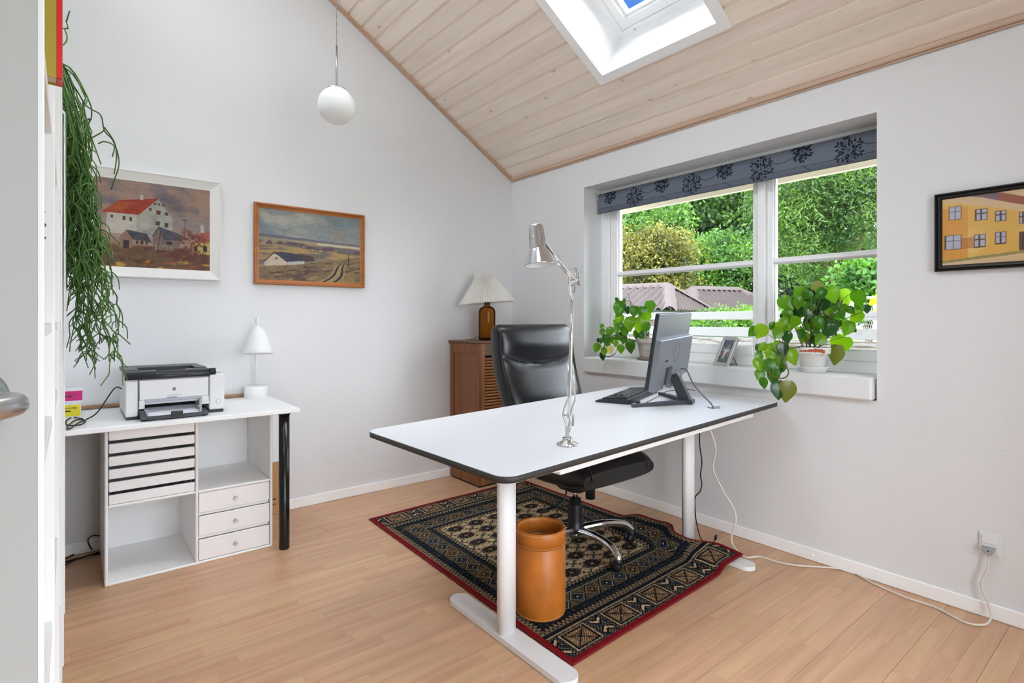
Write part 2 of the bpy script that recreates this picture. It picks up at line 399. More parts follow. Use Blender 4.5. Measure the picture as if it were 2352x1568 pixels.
# wall_left, its door niche, and wall_rear
mb = MB(); hL = 3.6
mb.box(X_LEFT-.1, X_LEFT, -2.72, TW, -0.2, hL); mb.box(X_NICHE, X_LEFT, -2.82, -2.72, -0.2, hL); mb.box(X_NICHE-.1, X_NICHE, Y_REAR, -2.72, -0.2, hL)
struct('wall_left', mb.mesh('wall_left'), M_plaster)
mb = MB()    # rear wall with an unseen glazed door added behind the camera to brighten the room
RX0, RX1, RZ1 = -2.6, -0.9, 2.2
mb.box(X_NICHE-.1, RX0, Y_REAR-.15, Y_REAR, -0.2, 4.2); mb.box(RX1, WT, Y_REAR-.15, Y_REAR, -0.2, 4.2); mb.box(RX0, RX1, Y_REAR-.15, Y_REAR, RZ1, 4.2)
struct('wall_rear', mb.mesh('wall_rear'), M_plaster)
dr = structroot('added_door_2', (0, Y_REAR-.08, 0))
for i in range(3):
    xa = RX0+(RX1-RX0)*i/3; xb = RX0+(RX1-RX0)*(i+1)/3
    m2 = MB(); m2.box(xa, xa+.06, -.03, .03, 0, RZ1); m2.box(xb-.06, xb, -.03, .03, 0, RZ1); m2.box(xa+.06, xb-.06, -.03, .03, 0, .1); m2.box(xa+.06, xb-.06, -.03, .03, RZ1-.07, RZ1)
    m2.build('door_frame', M_trim, dr)
    m2 = MB(); m2.box(xa+.06, xb-.06, -.004, .004, .1, RZ1-.07); m2.build('pane', M_pane, dr)

# ---- floor : single beech strips laid along x, three strips to a board
M_floor = wood('beech_parquet', (190, 148, 112), (216, 176, 139), 0.36, 'X', 1.0, objrand=0.05)
FZ = -0.006
mb = MB(); mb.box(X_NICHE-.1, 0.0, Y_REAR-.15, 0.0, -0.2, FZ)
floor = struct('floor', mb.mesh('floor'), mat('parquet_joint', (96, 70, 50), 0.8))
SWD = 0.0636
lens = [0.30, 0.36, 0.42, 0.47, 0.52]
strips = []
y = -0.001; row = 0
while y > Y_REAR-0.14:
    x = X_NICHE + random.uniform(-0.5, 0)
    while x < 0:
        l = random.choice(lens); x0, x1 = max(x, X_NICHE-.1), min(x+l, -0.001)
        if x1-x0 > 0.02: strips.append((x0, x1, y-SWD+(0.0009 if row % 3 == 2 else 0.00025), y-0.00025, l if (x0 == x and x1 == x+l) else None))
        x += l
    y -= SWD; row += 1
def vis(x, yy):
    p = Vector((x, yy, 0))-CAM; d = p.dot(FW)
    if d < 0.3: return 0
    u = UC+FPX*p.dot(RT)/d; v = VH-FPX*p.z/d
    if not (100 < u < 2400 and 1000 < v < 1620): return 0
    if -1.42 < x < -0.30 and -2.1 < yy < -0.5: return 0        # under the rug
    if -2.69 < x < -2.02 and -0.5 < yy < 0: return 0
    return 1.0/d**3
strips.sort(key=lambda t: -vis((t[0]+t[1])/2, (t[2]+t[3])/2)*(t[1]-t[0]))
smesh = {}
rest = MB()
for i, (x0, x1, y0, y1, l) in enumerate(strips):
    if i < 300:
        key = (round(x1-x0, 4), round(y1-y0, 5))
        if key not in smesh:
            k = MB(); k.box(0, key[0]-0.0004, 0, key[1], FZ, 0); smesh[key] = k.mesh('parquet_strip')
        o = obj('parquet_strip', smesh[key], M_floor, floor); o.location = (x0, y0, 0)
    else: rest.box(x0, x1-0.0004, y0, y1, FZ, 0)
o = rest.build('parquet_strips_far', M_floor, floor); o['kind'] = 'stuff'

# ---- ceiling : whitewashed pine boards along y
M_pine = wood('whitewashed_pine', (236, 219, 201), (250, 238, 223), 0.55, 'Y', 0.8, knots=True, objrand=0.035)
SKY0, SKY1 = -2.082, -1.370         # skylight opening, y
SS0, SS1 = 0.431/CS, 2.05/CS        # along the slope; unseen upper end stretched to admit more light
ceil = structroot('ceiling')
PITCH = 0.1088
nb = int(-XRIDGE/CS/PITCH)+2
def board(s0, s1, y0, y1):
    prof = [(s0+.005, 0), (s1-.017, 0), (s1-.012, .009), (s1-.001, .009), (s1-.001, .016), (s0, .016), (s0, .005)]
    vs = [ceil_pt(s, yy, n) for yy in (y0, y1) for s, n in prof]; k = len(prof)
    fs = [tuple(range(k)), tuple(range(2*k-1, k-1, -1))]+[(i, i+k, (i+1) % k+k, (i+1) % k) for i in range(k)]
    m2 = MB(); m2.add(vs, fs); m2.build('ceiling_board', M_pine, ceil)
s = 0.012
for i in range(nb):
    s1 = s+PITCH
    if s1 > SS0-.03 and s < SS1+.03:
        board(s, s1, SKY1+.03, -0.001); board(s, s1, Y_REAR, SKY0-.03)
        for (c, d) in ((SKY0-.03, SKY1+.03),):
            if s < SS0-.034: board(s, min(s1, SS0-.014), c, d)
            if s1 > SS1+.034: board(max(s, SS1+.014), s1, c, d)
    else: board(s, s1, Y_REAR, -0.001)
    s = s1
# slab of the roof around the skylight, with eaves
M_roofc = mat('roof_felt', (70, 66, 62), 0.9); SRT = -XRIDGE/CS
roof = structroot('roof')
def slab(s0, s1, y0, y1, n0=.018, n1=.30):
    m2 = MB(); P = [ceil_pt(a, yy, n) for n in (n0, n1) for yy in (y0, y1) for a in (s0, s1)]
    m2.add(P, [(0, 1, 3, 2), (4, 6, 7, 5), (0, 4, 5, 1), (2, 3, 7, 6), (0, 2, 6, 4), (1, 5, 7, 3)]); m2.build('roof_slab', M_roofc, roof)
YB, YF = Y_REAR-.5, .5; g_ = .0125
for a in ((-0.42, SS0-g_, YB, YF, .11), (SS1+g_, SRT, YB, YF, .018), (SS0-g_, SS1+g_, SKY1+g_, YF, .018), (SS0-g_, SS1+g_, YB, SKY0-g_, .018)): slab(a[0], a[1], a[2], a[3], a[4])
zr = Z0C-SL*XRIDGE
def left_pt(s, y, n): return Vector((XRIDGE-s*CS-n*SN, y, zr-s*SN+n*CS))
LS0, LS1, ADDED_WIN = .12, 1.28, ((-2.0, -.25), (-3.6, -2.6))  # openings added in the unseen slope to let in more skylight
M_pfar = mat('pine_far_slope', (222, 206, 188), .6)
def lslab(s0, s1, y0, y1):
    m2 = MB(); P = [left_pt(a, yy, n) for n in (0, .30) for yy in (y0, y1) for a in (s0, s1)]
    m2.add(P, [(1, 0, 2, 3), (4, 5, 7, 6), (0, 1, 5, 4), (3, 2, 6, 7), (2, 0, 4, 6), (1, 3, 7, 5)]); m2.build('roof_slab', M_pfar, roof)
lslab(0, LS0-g_, YB, YF); lslab(LS1+g_, 2.1, YB, YF); lslab(LS0-g_, LS1+g_, ADDED_WIN[0][1]+g_, YF); lslab(LS0-g_, LS1+g_, ADDED_WIN[1][1]+g_, ADDED_WIN[0][0]-g_); lslab(LS0-g_, LS1+g_, YB, ADDED_WIN[1][0]-g_)

# eaves seen through the top of the window
M_cream = wood('cream_painted_board', (222, 208, 188), (240, 229, 212), 0.6, 'Y', 0.6)
eav = structroot('trim_4')
for (xa, xb, za, zb) in ((0.335, 0.43, 2.115, 2.135), (0.435, 0.525, 2.08, 2.10), (0.53, 0.56, 1.995, 2.14)):
    m2 = MB(); m2.box(xa, xb, YB, YF, za, zb, .003); m2.build('eaves_board', M_cream, eav)

# ---- trims
M_pinetrim = wood('pine_cove_trim', (188, 158, 134), (208, 180, 156), 0.5, 'Y', 0.8)
mb = MB(); mb.box(-0.022, 0, Y_REAR, -0.0005, 2.300, Z0C+.008, .004); mb.box(-0.012, 0, Y_REAR, -0.0005, 2.292, 2.301, .003)
struct('trim_2', mb.mesh('ceiling_trim'), M_pinetrim, label='thin pine cove strip where ceiling meets window wall')
mb = MB()
for (n0, n1, yo) in ((-.014, .004, .024), (-.024, -.014, .014)):
    P = [ceil_pt(a, yy, n) for n in (n0, n1) for yy in (-yo, -.0005) for a in (0.0, SRT)]
    mb.add(P, [(0, 1, 3, 2), (4, 6, 7, 5), (0, 4, 5, 1), (2, 3, 7, 6), (0, 2, 6, 4), (1, 5, 7, 3)])
struct('trim_3', mb.mesh('gable_trim'), wood('pine_gable_trim', (188, 158, 134), (208, 180, 156), 0.5, 'X', 0.8), label='thin pine cove strip along sloping gable')
mb = MB(); mb.box(X_LEFT, -.013, -.013, 0, 0.001, .062, .003); struct('baseboard_back', mb.mesh('baseboard_back'), M_trim)
mb = MB(); mb.box(-.013, 0, Y_REAR, 0, 0.001, .060, .003); bbr = struct('baseboard_right', mb.mesh('baseboard_right'), M_trim)
for i, (u, v) in enumerate(((1865, 1274),)):
    p = atX(u, v, -.013); m2 = MB(); m2.lathe([(0.007, 0), (0.007, .002), (.004, .004), (0, .0045)], 12, Matrix.Translation(p) @ Matrix.Rotation(-PI/2, 4, 'Y')); m2.build('screw_cap', M_trim, bbr)

# ---- window_1 : white timber window, wide left sash and narrow right sash, one glazing bar each
M_wood_w = mat('white_window_paint', (250, 250, 249), 0.3)
win = structroot('window_1', (0, 0, 0))
FX0, FX1 = 0.177, 0.262
def rect_frame(m, x0, x1, ya, yb, za, zb, w, wb=None, wt=None, bev=.004):
    wb = w if wb is None else wb; wt = w if wt is None else wt
    m.box(x0, x1, ya, ya+w, za, zb, bev); m.box(x0, x1, yb-w, yb, za, zb, bev)
    m.box(x0, x1, ya+w, yb-w, za, za+wb, bev); m.box(x0, x1, ya+w, yb-w, zb-wt, zb, bev)
m2 = MB(); m2.box(FX0, FX1, WY1-.078, WY1, WZ0, WZ1, .004); m2.box(FX0, FX1, WY0, WY0+.014, WZ0, WZ1, .003); m2.box(FX0, FX1, WY0+.014, WY1-.078, WZ0, WZ0+.055, .004); m2.box(FX0, FX1, WY0+.014, WY1-.078, WZ1-.045, WZ1, .004); m2.build('outer_frame', M_wood_w, win)
YM = -1.992                        # post between the sashes
m2 = MB(); m2.box(FX0-.006, FX1, YM-.021, YM+.021, WZ0+.055, WZ1-.045, .003); m2.build('mullion', M_wood_w, win)
for (ya, yb, wl_, wr_) in ((YM+.023, WY1-.080, .034, .062), (WY0+.016, YM-.023, .026, .034)):
    z0_, z1_ = WZ0+.058, WZ1-.048
    sash = MB(); sash.box(FX0+.012, FX1-.012, ya, ya+wl_, z0_, z1_, .004); sash.box(FX0+.012, FX1-.012, yb-wr_, yb, z0_, z1_, .004); sash.box(FX0+.012, FX1-.012, ya+wl_, yb-wr_, z0_, z0_+.05, .004); sash.box(FX0+.012, FX1-.012, ya+wl_, yb-wr_, z1_-.04, z1_, .004)
    so = sash.build('sash', M_wood_w, win)
    ga, gb, gz0, gz1 = ya+wl_, yb-wr_, z0_+.05, z1_-.04
    bar = MB(); bar.box(FX0+.010, FX1-.02, ga, gb, 1.478, 1.503, .006); bar.build('glazing_bar', M_wood_w, so)
    for (z0, z1) in ((gz0, 1.478), (1.503, gz1)):
        gl = MB(); gl.box(.216, .220, ga, gb, z0, z1); gl.build('pane', M_pane, so)
        bd = MB(); rect_frame(bd, .206, .214, ga, gb, z0, z1, .006, bev=.002); bd.build('glazing_bead', M_wood_w, so)
m2 = MB(); m2.box(FX0-.012, FX0, WY0, WY1, WZ0+.0, WZ0+.016, .004); m2.build('sill_bead', M_wood_w, win)

# ---- window_2 : roof window, white lined shaft square to the slope
def skylight(name, ya, yb, SS0=SS0, SS1=SS1, pt=None):
    w = structroot(name); pt = pt or ceil_pt
    def sbox(m, s0, s1, y0, y1, n0, n1):
        P = [pt(a, yy, n) for n in (n0, n1) for yy in (y0, y1) for a in (s0, s1)]
        m.add(P, [(0, 1, 3, 2), (4, 6, 7, 5), (0, 4, 5, 1), (2, 3, 7, 6), (0, 2, 6, 4), (1, 5, 7, 3)])
    lw = .012
    for (a, b_, c, d) in ((SS0-lw, SS0, ya-lw, yb+lw), (SS1, SS1+lw, ya-lw, yb+lw), (SS0, SS1, ya-lw, ya), (SS0, SS1, yb, yb+lw)):
        m2 = MB(); sbox(m2, a, b_, c, d, -.004, .30); m2.build('shaft_lining', M_trim, w)
    aw = .052
    for (a, b_, c, d) in ((SS0-aw, SS0, ya-aw, yb+aw), (SS1, SS1+aw, ya-aw, yb+aw), (SS0, SS1, ya-aw, ya), (SS0, SS1, yb, yb+aw)):
        m2 = MB(); sbox(m2, a, b_, c, d, -.016, -.002); m2.build('casing', M_trim, w)
    def ring(m, wd, off, n0, n1):
        a0, a1, c, d = SS0+off, SS1-off, ya+off, yb-off
        sbox(m, a0, a0+wd, c, d, n0, n1); sbox(m, a1-wd, a1, c, d, n0, n1); sbox(m, a0+wd, a1-wd, c, c+wd, n0, n1); sbox(m, a0+wd, a1-wd, d-wd, d, n0, n1)
    m2 = MB(); ring(m2, .034, .0, .285, .36); m2.build('outer_frame', M_wood_w, w)
    m2 = MB(); ring(m2, .050, .036, .305, .37); sa = m2.build('sash', M_wood_w, w)
    m2 = MB(); ring(m2, .012, .086, .330, .37); m2.build('glazing_bead', M_wood_w, sa)
    m2 = MB(); sbox(m2, SS0+.098, SS1-.098, ya+.098, yb-.098, .352, .356); m2.build('pane', M_pane, sa)
    m2 = MB(); p = pt(SS0+.018, yb-.12, .284); m2.lathe([(.006, 0), (.006, .003)], 12, Matrix.Translation(p) @ Matrix.Rotation(PI-TH*0, 4, 'Y')); m2.build('screw_cover', mat('grey_cap', (170, 170, 168), .5), w)
    return w
skylight('window_2', SKY0, SKY1)
skylight('added_skylight_3', ADDED_WIN[0][0], ADDED_WIN[0][1], LS0, LS1, left_pt)  # this and the next: unseen roof windows added to brighten the room
skylight('added_skylight_4', ADDED_WIN[1][0], ADDED_WIN[1][1], LS0, LS1, left_pt)

# ---- open door at the near left, its edge towards the room
E0 = Vector((-2.8315, -2.80, 0)); WD = Vector((-0.74, -0.672, 0)).normalized(); ND = Vector((-WD.y, WD.x, 0))  # along leaf, normal
if ND.dot(CAM-E0) < 0: ND = -ND
Mdoor = Matrix((( WD.x, ND.x, 0, E0.x), (WD.y, ND.y, 0, E0.y), (0, 0, 1, 0), (0, 0, 0, 1)))
door = structroot('door_1', M=Mdoor)
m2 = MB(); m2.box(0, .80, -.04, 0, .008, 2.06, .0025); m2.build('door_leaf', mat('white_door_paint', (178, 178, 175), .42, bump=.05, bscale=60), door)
hz = 1.10
m2 = MB(); m2.lathe([(.026, 0), (.026, .007), (.022, .009), (.010, .010), (.010, .012)], 24, Matrix.Translation((.058, 0, hz)) @ Matrix.Rotation(-PI/2, 4, 'X')); m2.build('rose', M_brushed, door)
pts = spline([(.058, .010, hz), (.058, .030, hz), (.060, .046, hz), (.074, .055, hz), (.10, .056, hz-.001), (.175, .055, hz-.003)], 6)
m2 = MB(); m2.tube(pts, .0095, 14); m2.build('door_handle', M_brushed, door)
# ================================================================== BACK WALL SIDE
# ---- white side table with black tube legs
TZ = 0.718; TXR, TYF = -1.896, -0.625
tb = thing('side_table', 'white laminate side table on black tube legs against painted brick wall', 'table', (-2.49, -.32, 0))
def lo(m, t): m.v = [tuple(Vector(v)-t.location) for v in m.v]; return m
def part(m, name, material, t): return lo(m, t).build(name, material, t)
m2 = MB(); m2.box(-3.10, TXR, TYF, -.022, TZ-.022, TZ, .0025); part(m2, 'table_top', M_white, tb)
M_gblack = mat('glossy_black_tube', (26, 24, 23), .18)
for (x, y) in ((-1.962, -.578), (-1.962, -.06), (-3.06, -.06)):
    m2 = MB(); m2.lathe([(.024, .0), (.026, .006), (.026, TZ-.024)], 24, Matrix.Translation((x, y, 0))); m2.lathe([(.032, TZ-.030), (.032, TZ-.0225)], 24, Matrix.Translation((x, y, 0)))
    part(m2, 'leg', M_gblack, tb)

# ---- storage unit with letter trays and drawers
cx0, cx1, cyf, cyb, ch = -2.697, -2.0, -.512, -.05, .695
cu = thing('storage_unit', 'white lacquered shelf unit with letter trays and three drawers under side table', 'cabinet', ((cx0+cx1)/2, (cyf+cyb)/2, 0))
M_lac = mat('white_lacquer_cabinet', (248, 247, 245), .32)
T = .012; xm = -2.343
for nm, b in (('side_panel', (cx0, cx0+T, cyf, cyb, .0, ch)), ('side_panel', (cx1-T, cx1, cyf, cyb, .0, ch)), ('bottom_panel', (cx0+T, cx1-T, cyf, cyb, .0, T)),
              ('top_panel', (cx0+T, cx1-T, cyf, cyb, ch-T, ch)), ('back_panel', (cx0+T, cx1-T, cyb-.008, cyb, T, ch-T)), ('divider', (xm-T/2, xm+T/2, cyf, cyb-.008, T, ch-T)),
              ('shelf', (cx0+T, xm-T/2, cyf, cyb-.008, .341, .353)), ('shelf', (xm+T/2, cx1-T, cyf, cyb-.008, .339, .351))):
    m2 = MB(); m2.box(*b, .0035); part(m2, nm, M_lac, cu)
tw0, tw1 = cx0+T+.003, xm-T/2-.003
for i in range(6):
    zt = .683-i*.0565 if i else .683
    zb = .637-i*.0565
    zb = max(zb, .3545)
    tz1 = zb+.0425 if i else .6825
    m2 = MB(); m2.box(tw0, tw1, cyf+.002, cyf+.014, zb, tz1, .003); m2.box(tw0, tw1, cyf+.0145, cyb-.02, zb+.003, zb+.008)
    m2.box(tw0, tw0+.006, cyf+.0145, cyb-.02, zb+.008, tz1-.012); m2.box(tw1-.006, tw1, cyf+.0145, cyb-.02, zb+.008, tz1-.012); m2.box(tw0+.006, tw1-.006, cyb-.026, cyb-.02, zb+.008, tz1-.012)
    tr = part(m2, 'letter_tray', M_lac, cu)
    if i == 5:
        m3 = MB(); m3.box(tw0+.02, tw1-.03, cyf+.05, cyb-.05, zb+.009, zb+.030); lo(m3, cu).build('paper_stack', mat('grey_paper', (150, 150, 152), .8), tr)
dw0, dw1 = xm+T/2+.003, cx1-T-.003
for i, (z0, z1) in enumerate(((.243, .337), (.131, .225), (.0145, .113))):
    m2 = MB(); m2.box(dw0, dw1, cyf+.004, cyf+.018, z0, z1, .002); m2.box(dw0+.004, dw1-.004, cyf+.0185, cyb-.03, z0+.004, z0+.010)
    m2.box(dw0+.004, dw0+.012, cyf+.0185, cyb-.03, z0+.010, z1-.012); m2.box(dw1-.012, dw1-.004, cyf+.0185, cyb-.03, z0+.010, z1-.012)
    if i: m2.box(dw0+.001, dw1-.001, cyf+.022, cyf+.028, z1+.001, z1+.017)
    d = part(m2, 'drawer', M_lac, cu)
    kx, kz = -2.176, (.288, .175, .0625)[i]
    m2 = MB(); m2.lathe([(.004, 0), (.0045, .010), (.0085, .013), (.0085, .020), (.007, .0215)], 20, Matrix.Translation((kx, cyf+.004, kz)) @ Matrix.Rotation(PI/2, 4, 'X')); lo(m2, cu).build('knob', M_brushed, d)

# ---- flat cardboard box leaning behind the unit
M_card = mat('cardboard', (190, 146, 98), .8, var=.08)
bx = thing('cardboard_box', 'flat brown cardboard box with white sheet standing behind shelf unit', 'box', (-1.985, -.10, 0))
a = atY(645, 1180, -.12)
m2 = MB(); m2.box(-2.25, -1.815, -.031, -.0145, .001, .33); part(m2, 'carton', M_card, bx)
m2 = MB(); m2.box(-2.2, -1.812, -.0335, -.0315, .315, .64); part(m2, 'white_sheet', mat('white_foam_sheet', (236, 237, 240), .7), bx)
for (xa, xb, za, zb) in ((-1.872, -1.852, .088, .096), (-1.868, -1.862, .055, .064), (-1.855, -1.851, .052, .064)):
    m2 = MB(); m2.box(xa, xb, -.0316, -.0311, za, zb); part(m2, 'printed_mark', M_black, bx)

# ---- laser printer
pr = thing('laser_printer', 'white laser printer with black lid and paper in open tray on side table', 'printer', (-2.622, -.500, TZ))
PW, PD, PH = .400, .385, .222
M_prw = mat('printer_white', (226, 227, 225), .38, bump=.03, bscale=900); M_prd = mat('printer_anthracite', (44, 46, 52), .36, bump=.05, bscale=1200); M_prg = mat('printer_grey', (172, 174, 182), .4)
m2 = MB()  # body: hollow front bay
m2.box(0, .048, 0, PD, .014, .178, .004); m2.box(.332, PW, 0, PD, .014, .188, .006); m2.box(.048, .332, .02, PD, .062, .178, .002); m2.box(.048, .332, .20, PD, .014, .062)
m2.prism([(0, .178), (0, .196), (.03, .2), (PD, .205), (PD, .178)], .0, .332, Matrix(((0, 0, 1, 0), (1, 0, 0, .0), (0, 1, 0, 0), (0, 0, 0, 1))))
m2.box(.332, PW, .03, PD, .188, .205, .012)
m2.build('body', M_prw, pr)
m2 = MB(); m2.box(.004, .05, .004, PD-.01, 0, .014); m2.box(.33, PW-.004, .004, PD-.01, 0, .014); m2.box(.05, .33, .21, PD-.01, 0, .014); m2.build('foot_plinth', M_black, pr)
m2 = MB()  # front panel with the grey mouth
m2.box(.0505, .331, -.003, .018, .086, .176, .003); m2.box(.0505, .072, -.003, .018, .046, .0855, .001); m2.box(.301, .331, -.003, .018, .046, .0855, .001); fp = m2.build('front_panel', M_prw, pr)
m2 = MB(); m2.box(.072, .301, -.0035, .018, .074, .0862, .002); m2.box(.290, .3015, -.0035, .016, .030, .074, .002); m2.build('tray_mouth', M_prg, pr)
m2 = MB(); m2.box(.073, .29, .10, .20, .016, .074); m2.build('tray_bay', M_dark, pr)
m2 = MB()  # lid: black deck with rounded lip, output slot
Ml = Matrix(((0, 0, 1, 0), (1, 0, 0, 0), (0, 1, 0, 0), (0, 0, 0, 1)))
m2.prism([(-.006, .1800), (-.008, .190), (-.006, .202), (.004, .211), (.022, .215), (.085, .216), (.085, .200), (.03, .1985), (-.002, .1805)], -.002, .335, Ml, True)
m2.prism([(.085, .200), (.085, .216), (.115, .205), (.115, .199)], .06, .29, Ml)
m2.box(-.002, .06, .085, PD-.01, .205, .219, .002); m2.box(.29, .335, .085, PD-.01, .205, .219, .002); m2.box(.06, .29, .22, PD-.01, .205, .219, .002)
m2.box(.06, .29, .115, .22, .199, .2055)
ld = m2.build('lid', M_prd, pr)
m2 = MB(); m2.box(.12, .24, .040, .052, .2155, .2185, .001); m2.build('output_rest', M_black, ld)
m2 = MB(); m2.lathe([(.016, 0), (.017, .003), (.017, .024), (.014, .027)], 24, Matrix.Translation((.3355, .010, .2)) @ Matrix.Rotation(PI/2, 4, 'Y')); m2.build('hinge_boss', M_black, ld)
m2 = MB()  # open tray
m2.prism([(-.075, .003), (-.080, .010), (-.078, .022), (-.012, .040), (-.004, .040), (-.004, .003)], .0505, .074, Ml)
m2.prism([(-.075, .003), (-.080, .010), (-.078, .020), (-.002, .030), (-.002, .003)], .295, .3155, Ml)
m2.box(.074, .295, -.080, -.066, .003, .020, .002); m2.box(.074, .295, -.066, .10, .003, .008); trp = m2.build('paper_tray', M_prd, pr)
m2 = MB(); m2.prism([(-.062, .012), (.10, .034), (.10, .037), (-.062, .016)], .082, .287, Ml); m2.build('paper', mat('copy_paper', (235, 236, 242), .8), trp)
for x in (.076, .288):
    m2 = MB(); m2.box(x-.003, x+.006, -.05, .03, .009, .037, .001); m2.box(x-.006, x+.010, -.02, .03, .037, .042, .001); m2.build('paper_guide', M_prg, trp)
m2 = MB(); m2.box(.165, .212, -.082, -.078, .012, .036, .002); m2.box(.160, .217, -.086, -.080, .010, .016, .001); m2.build('tray_stop', M_black, trp)
m2 = MB(); m2.box(.165, .205, .03, .05, .066, .074); m2.build('feed_catch', M_prg, pr)
m2 = MB(); m2.lathe([(.0085, 0), (.0085, .0016), (.007, .0018)], 24, Matrix.Translation((.372, 0, .052)) @ Matrix.Rotation(PI/2, 4, 'X')); bt = m2.build('power_button', M_prw, pr)
m2 = MB(); m2.lathe([(.0105, 0), (.0105, .0008), (.009, .001)], 24, Matrix.Translation((.372, 0, .052)) @ Matrix.Rotation(PI/2, 4, 'X')); m2.build('button_ring', M_prg, pr)
for b_ in ((.0495, .0503, -.0035, .0, .016, .178), (.3312, .3318, -.0035, .001, .060, .182), (.303, .329, -.0035, -.003, .0586, .0592)):
    m2 = MB(); m2.box(*b_); m2.build('panel_seam', M_black, pr)
Mt = Matrix.Rotation(PI/2, 4, 'X')
m2 = MB(); m2.lathe([(.0075, 0), (.0075, .0006)], 28, Matrix.Translation((.187, -.003, .128)) @ Mt); lg = m2.build('logo_disc', M_black, pr)
text('logo_letters', 'hp', .013, M_plasticw, pr, Matrix.Translation((.187, -.0041, .1245)) @ Mt @ Matrix.Shear('XZ', 4, (0, 0)), .0002, 'CENTER')
text('model_lettering', 'LaserJet CP1025 color', .0062, mat('grey_ink', (120, 122, 128), .6), pr, Matrix.Translation((.160, -.0033, .099)) @ Mt)
m2 = MB(); m2.box(.158, .197, -.0037, -.003, .0895, .0925); m2.build('blue_sticker', mat('blue_ink', (40, 84, 110), .5), pr)

# ---- toner boxes
def carton(name, label, cat, loc, dims, col, lines, rz=0):
    t = thing(name, label, cat, loc, (0, 0, rz)); w, d, h = dims
    m = MB(); m.box(0, w, 0, d, 0, h, .001); m.build('carton', mat('print_white', (225, 228, 232), .5), t)
    m = MB(); m.box(.001, w-.002, -.0006, 0, .012, h-.006); m.build('colour_panel', mat(name+'_ink', col, .45), t)
    for (s, size, x, z, dark) in lines:
        text('lettering', s, size, M_black, t, Matrix.Translation((x, -.0012, z)) @ Mt, .0002)
    m = MB(); m.box(w*.2, w*.75, -.0012, -.0006, h*.48, h*.56); m.build('black_bar', M_black, t); return t
carton('yellow_toner_box', 'small yellow toner cartridge carton standing on side table', 'box', (-2.925, -.290, TZ), (.150, .12, .070), (232, 214, 20), [('Toner Cartridge', .0135, .045, .046, 1)])
carton('magenta_toner_box', 'small magenta toner cartridge carton lying on yellow carton', 'box', (-2.920, -.287, TZ+.0705), (.152, .11, .062), (206, 20, 116), [('Toner', .012, .1, .038, 1)])

# ---- wooden batten along the back of the table
m2 = MB(); m2.box(-2.98, -1.97, -.017, -.001, TZ+.004, TZ+.020, .002)
tag(m2.build('wooden_batten', wood('raw_batten', (150, 112, 76), (186, 146, 104), .6, 'X'), None), 'narrow raw wood batten fixed to wall behind printer', 'batten')

# ---- printer cable in loops
cabs = [atZ(262, 900, TZ+.10)]
pts = spline([(-2.625, -.30, TZ+.125), (-2.655, -.34, TZ+.13), atZ(225, 945, TZ+.03), atZ(200, 962, TZ+.006), atZ(178, 972, TZ+.005), atZ(158, 985, TZ+.005), atZ(156, 978, TZ+.006), atZ(175, 964, TZ+.006), atZ(196, 966, TZ+.010), atZ(185, 975, TZ+.009), atZ(156, 976, TZ+.005), atZ(152, 966, TZ+.005), atZ(168, 958, TZ+.006), atZ(190, 962, TZ+.011)], 8)
m2 = MB(); m2.tube(pts, .0028, 8); tag(m2.build('printer_cable', M_rubber, None), 'black printer cable coiled beside toner cartons', 'cable')

# ---- small white bell-shade lamp on the table
lb = atZ(590, 910.5, TZ); lb = Vector((-1.975, -.085, TZ))
tl = thing('desk_lamp', 'small matt white lamp with bell shade on round drum base', 'lamp', lb)
M_mw = mat('matt_white_metal', (236, 236, 234), .45)
m2 = MB(); m2.lathe([(.062, 0), (.064, .002), (.064, .066), (.061, .069), (0, .069)], 40); m2.build('base', M_mw, tl)
m2 = MB(); m2.lathe([(.006, .068), (.0052, .16), (.0048, .33), (.0044, .425)], 16, Matrix.Translation((.002, .02, 0))); m2.build('stem', M_mw, tl)
m2 = MB(); m2.lathe([(.007, 0), (.0075, .004), (.007, .008)], 14, Matrix.Translation((.002, .02, .165))); m2.build('stem_collar', M_mw, tl)
top = Vector((.002, .02, .425)); sh_top = Vector((-.002, -.045, .405))
pts = spline([(.002, .02, .40), (.002, .016, .44), (.0, -.010, .462), (-.001, -.036, .450), sh_top], 8)
m2 = MB(); m2.tube(pts, .0042, 10); m2.build('neck_loop', M_mw, tl)
ax = (Vector((-.025, -.115, -1))).normalized(); Msh = Matrix.Translation(sh_top) @ ax.to_track_quat('Z', 'Y').to_matrix().to_4x4()
prof = [(.010, -.012), (.016, -.004), (.024, .0), (.034, .012), (.046, .034), (.058, .064), (.068, .096), (.0765, .128), (.081, .148)]
inn = [(r-.0018, z+.0006) for r, z in prof[2:]][::-1]
m2 = MB(); m2.lathe(prof+[(.0805, .1488)]+inn+[(.004, .006)], 48, Msh, caps=False); sh = m2.build('shade', M_mw, tl)
m2 = MB(); m2.lathe([(.008, .012), (.012, .03), (.014, .04), (.018, .055), (.0225, .075), (.0215, .092), (.012, .102), (0, .104)], 24, Msh); m2.build('bulb', mat('clear_bulb', (240, 240, 236), .15, spec=.8), tl)
m2 = MB(); m2.box(-.012, .012, -.0006, 0, 0, .008, M=Msh @ Matrix.Rotation(-1.35, 4, 'Z') @ Matrix.Translation((0, .0745, .130))); m2.build('warning_label', mat('grey_label', (150, 150, 150), .5), sh)

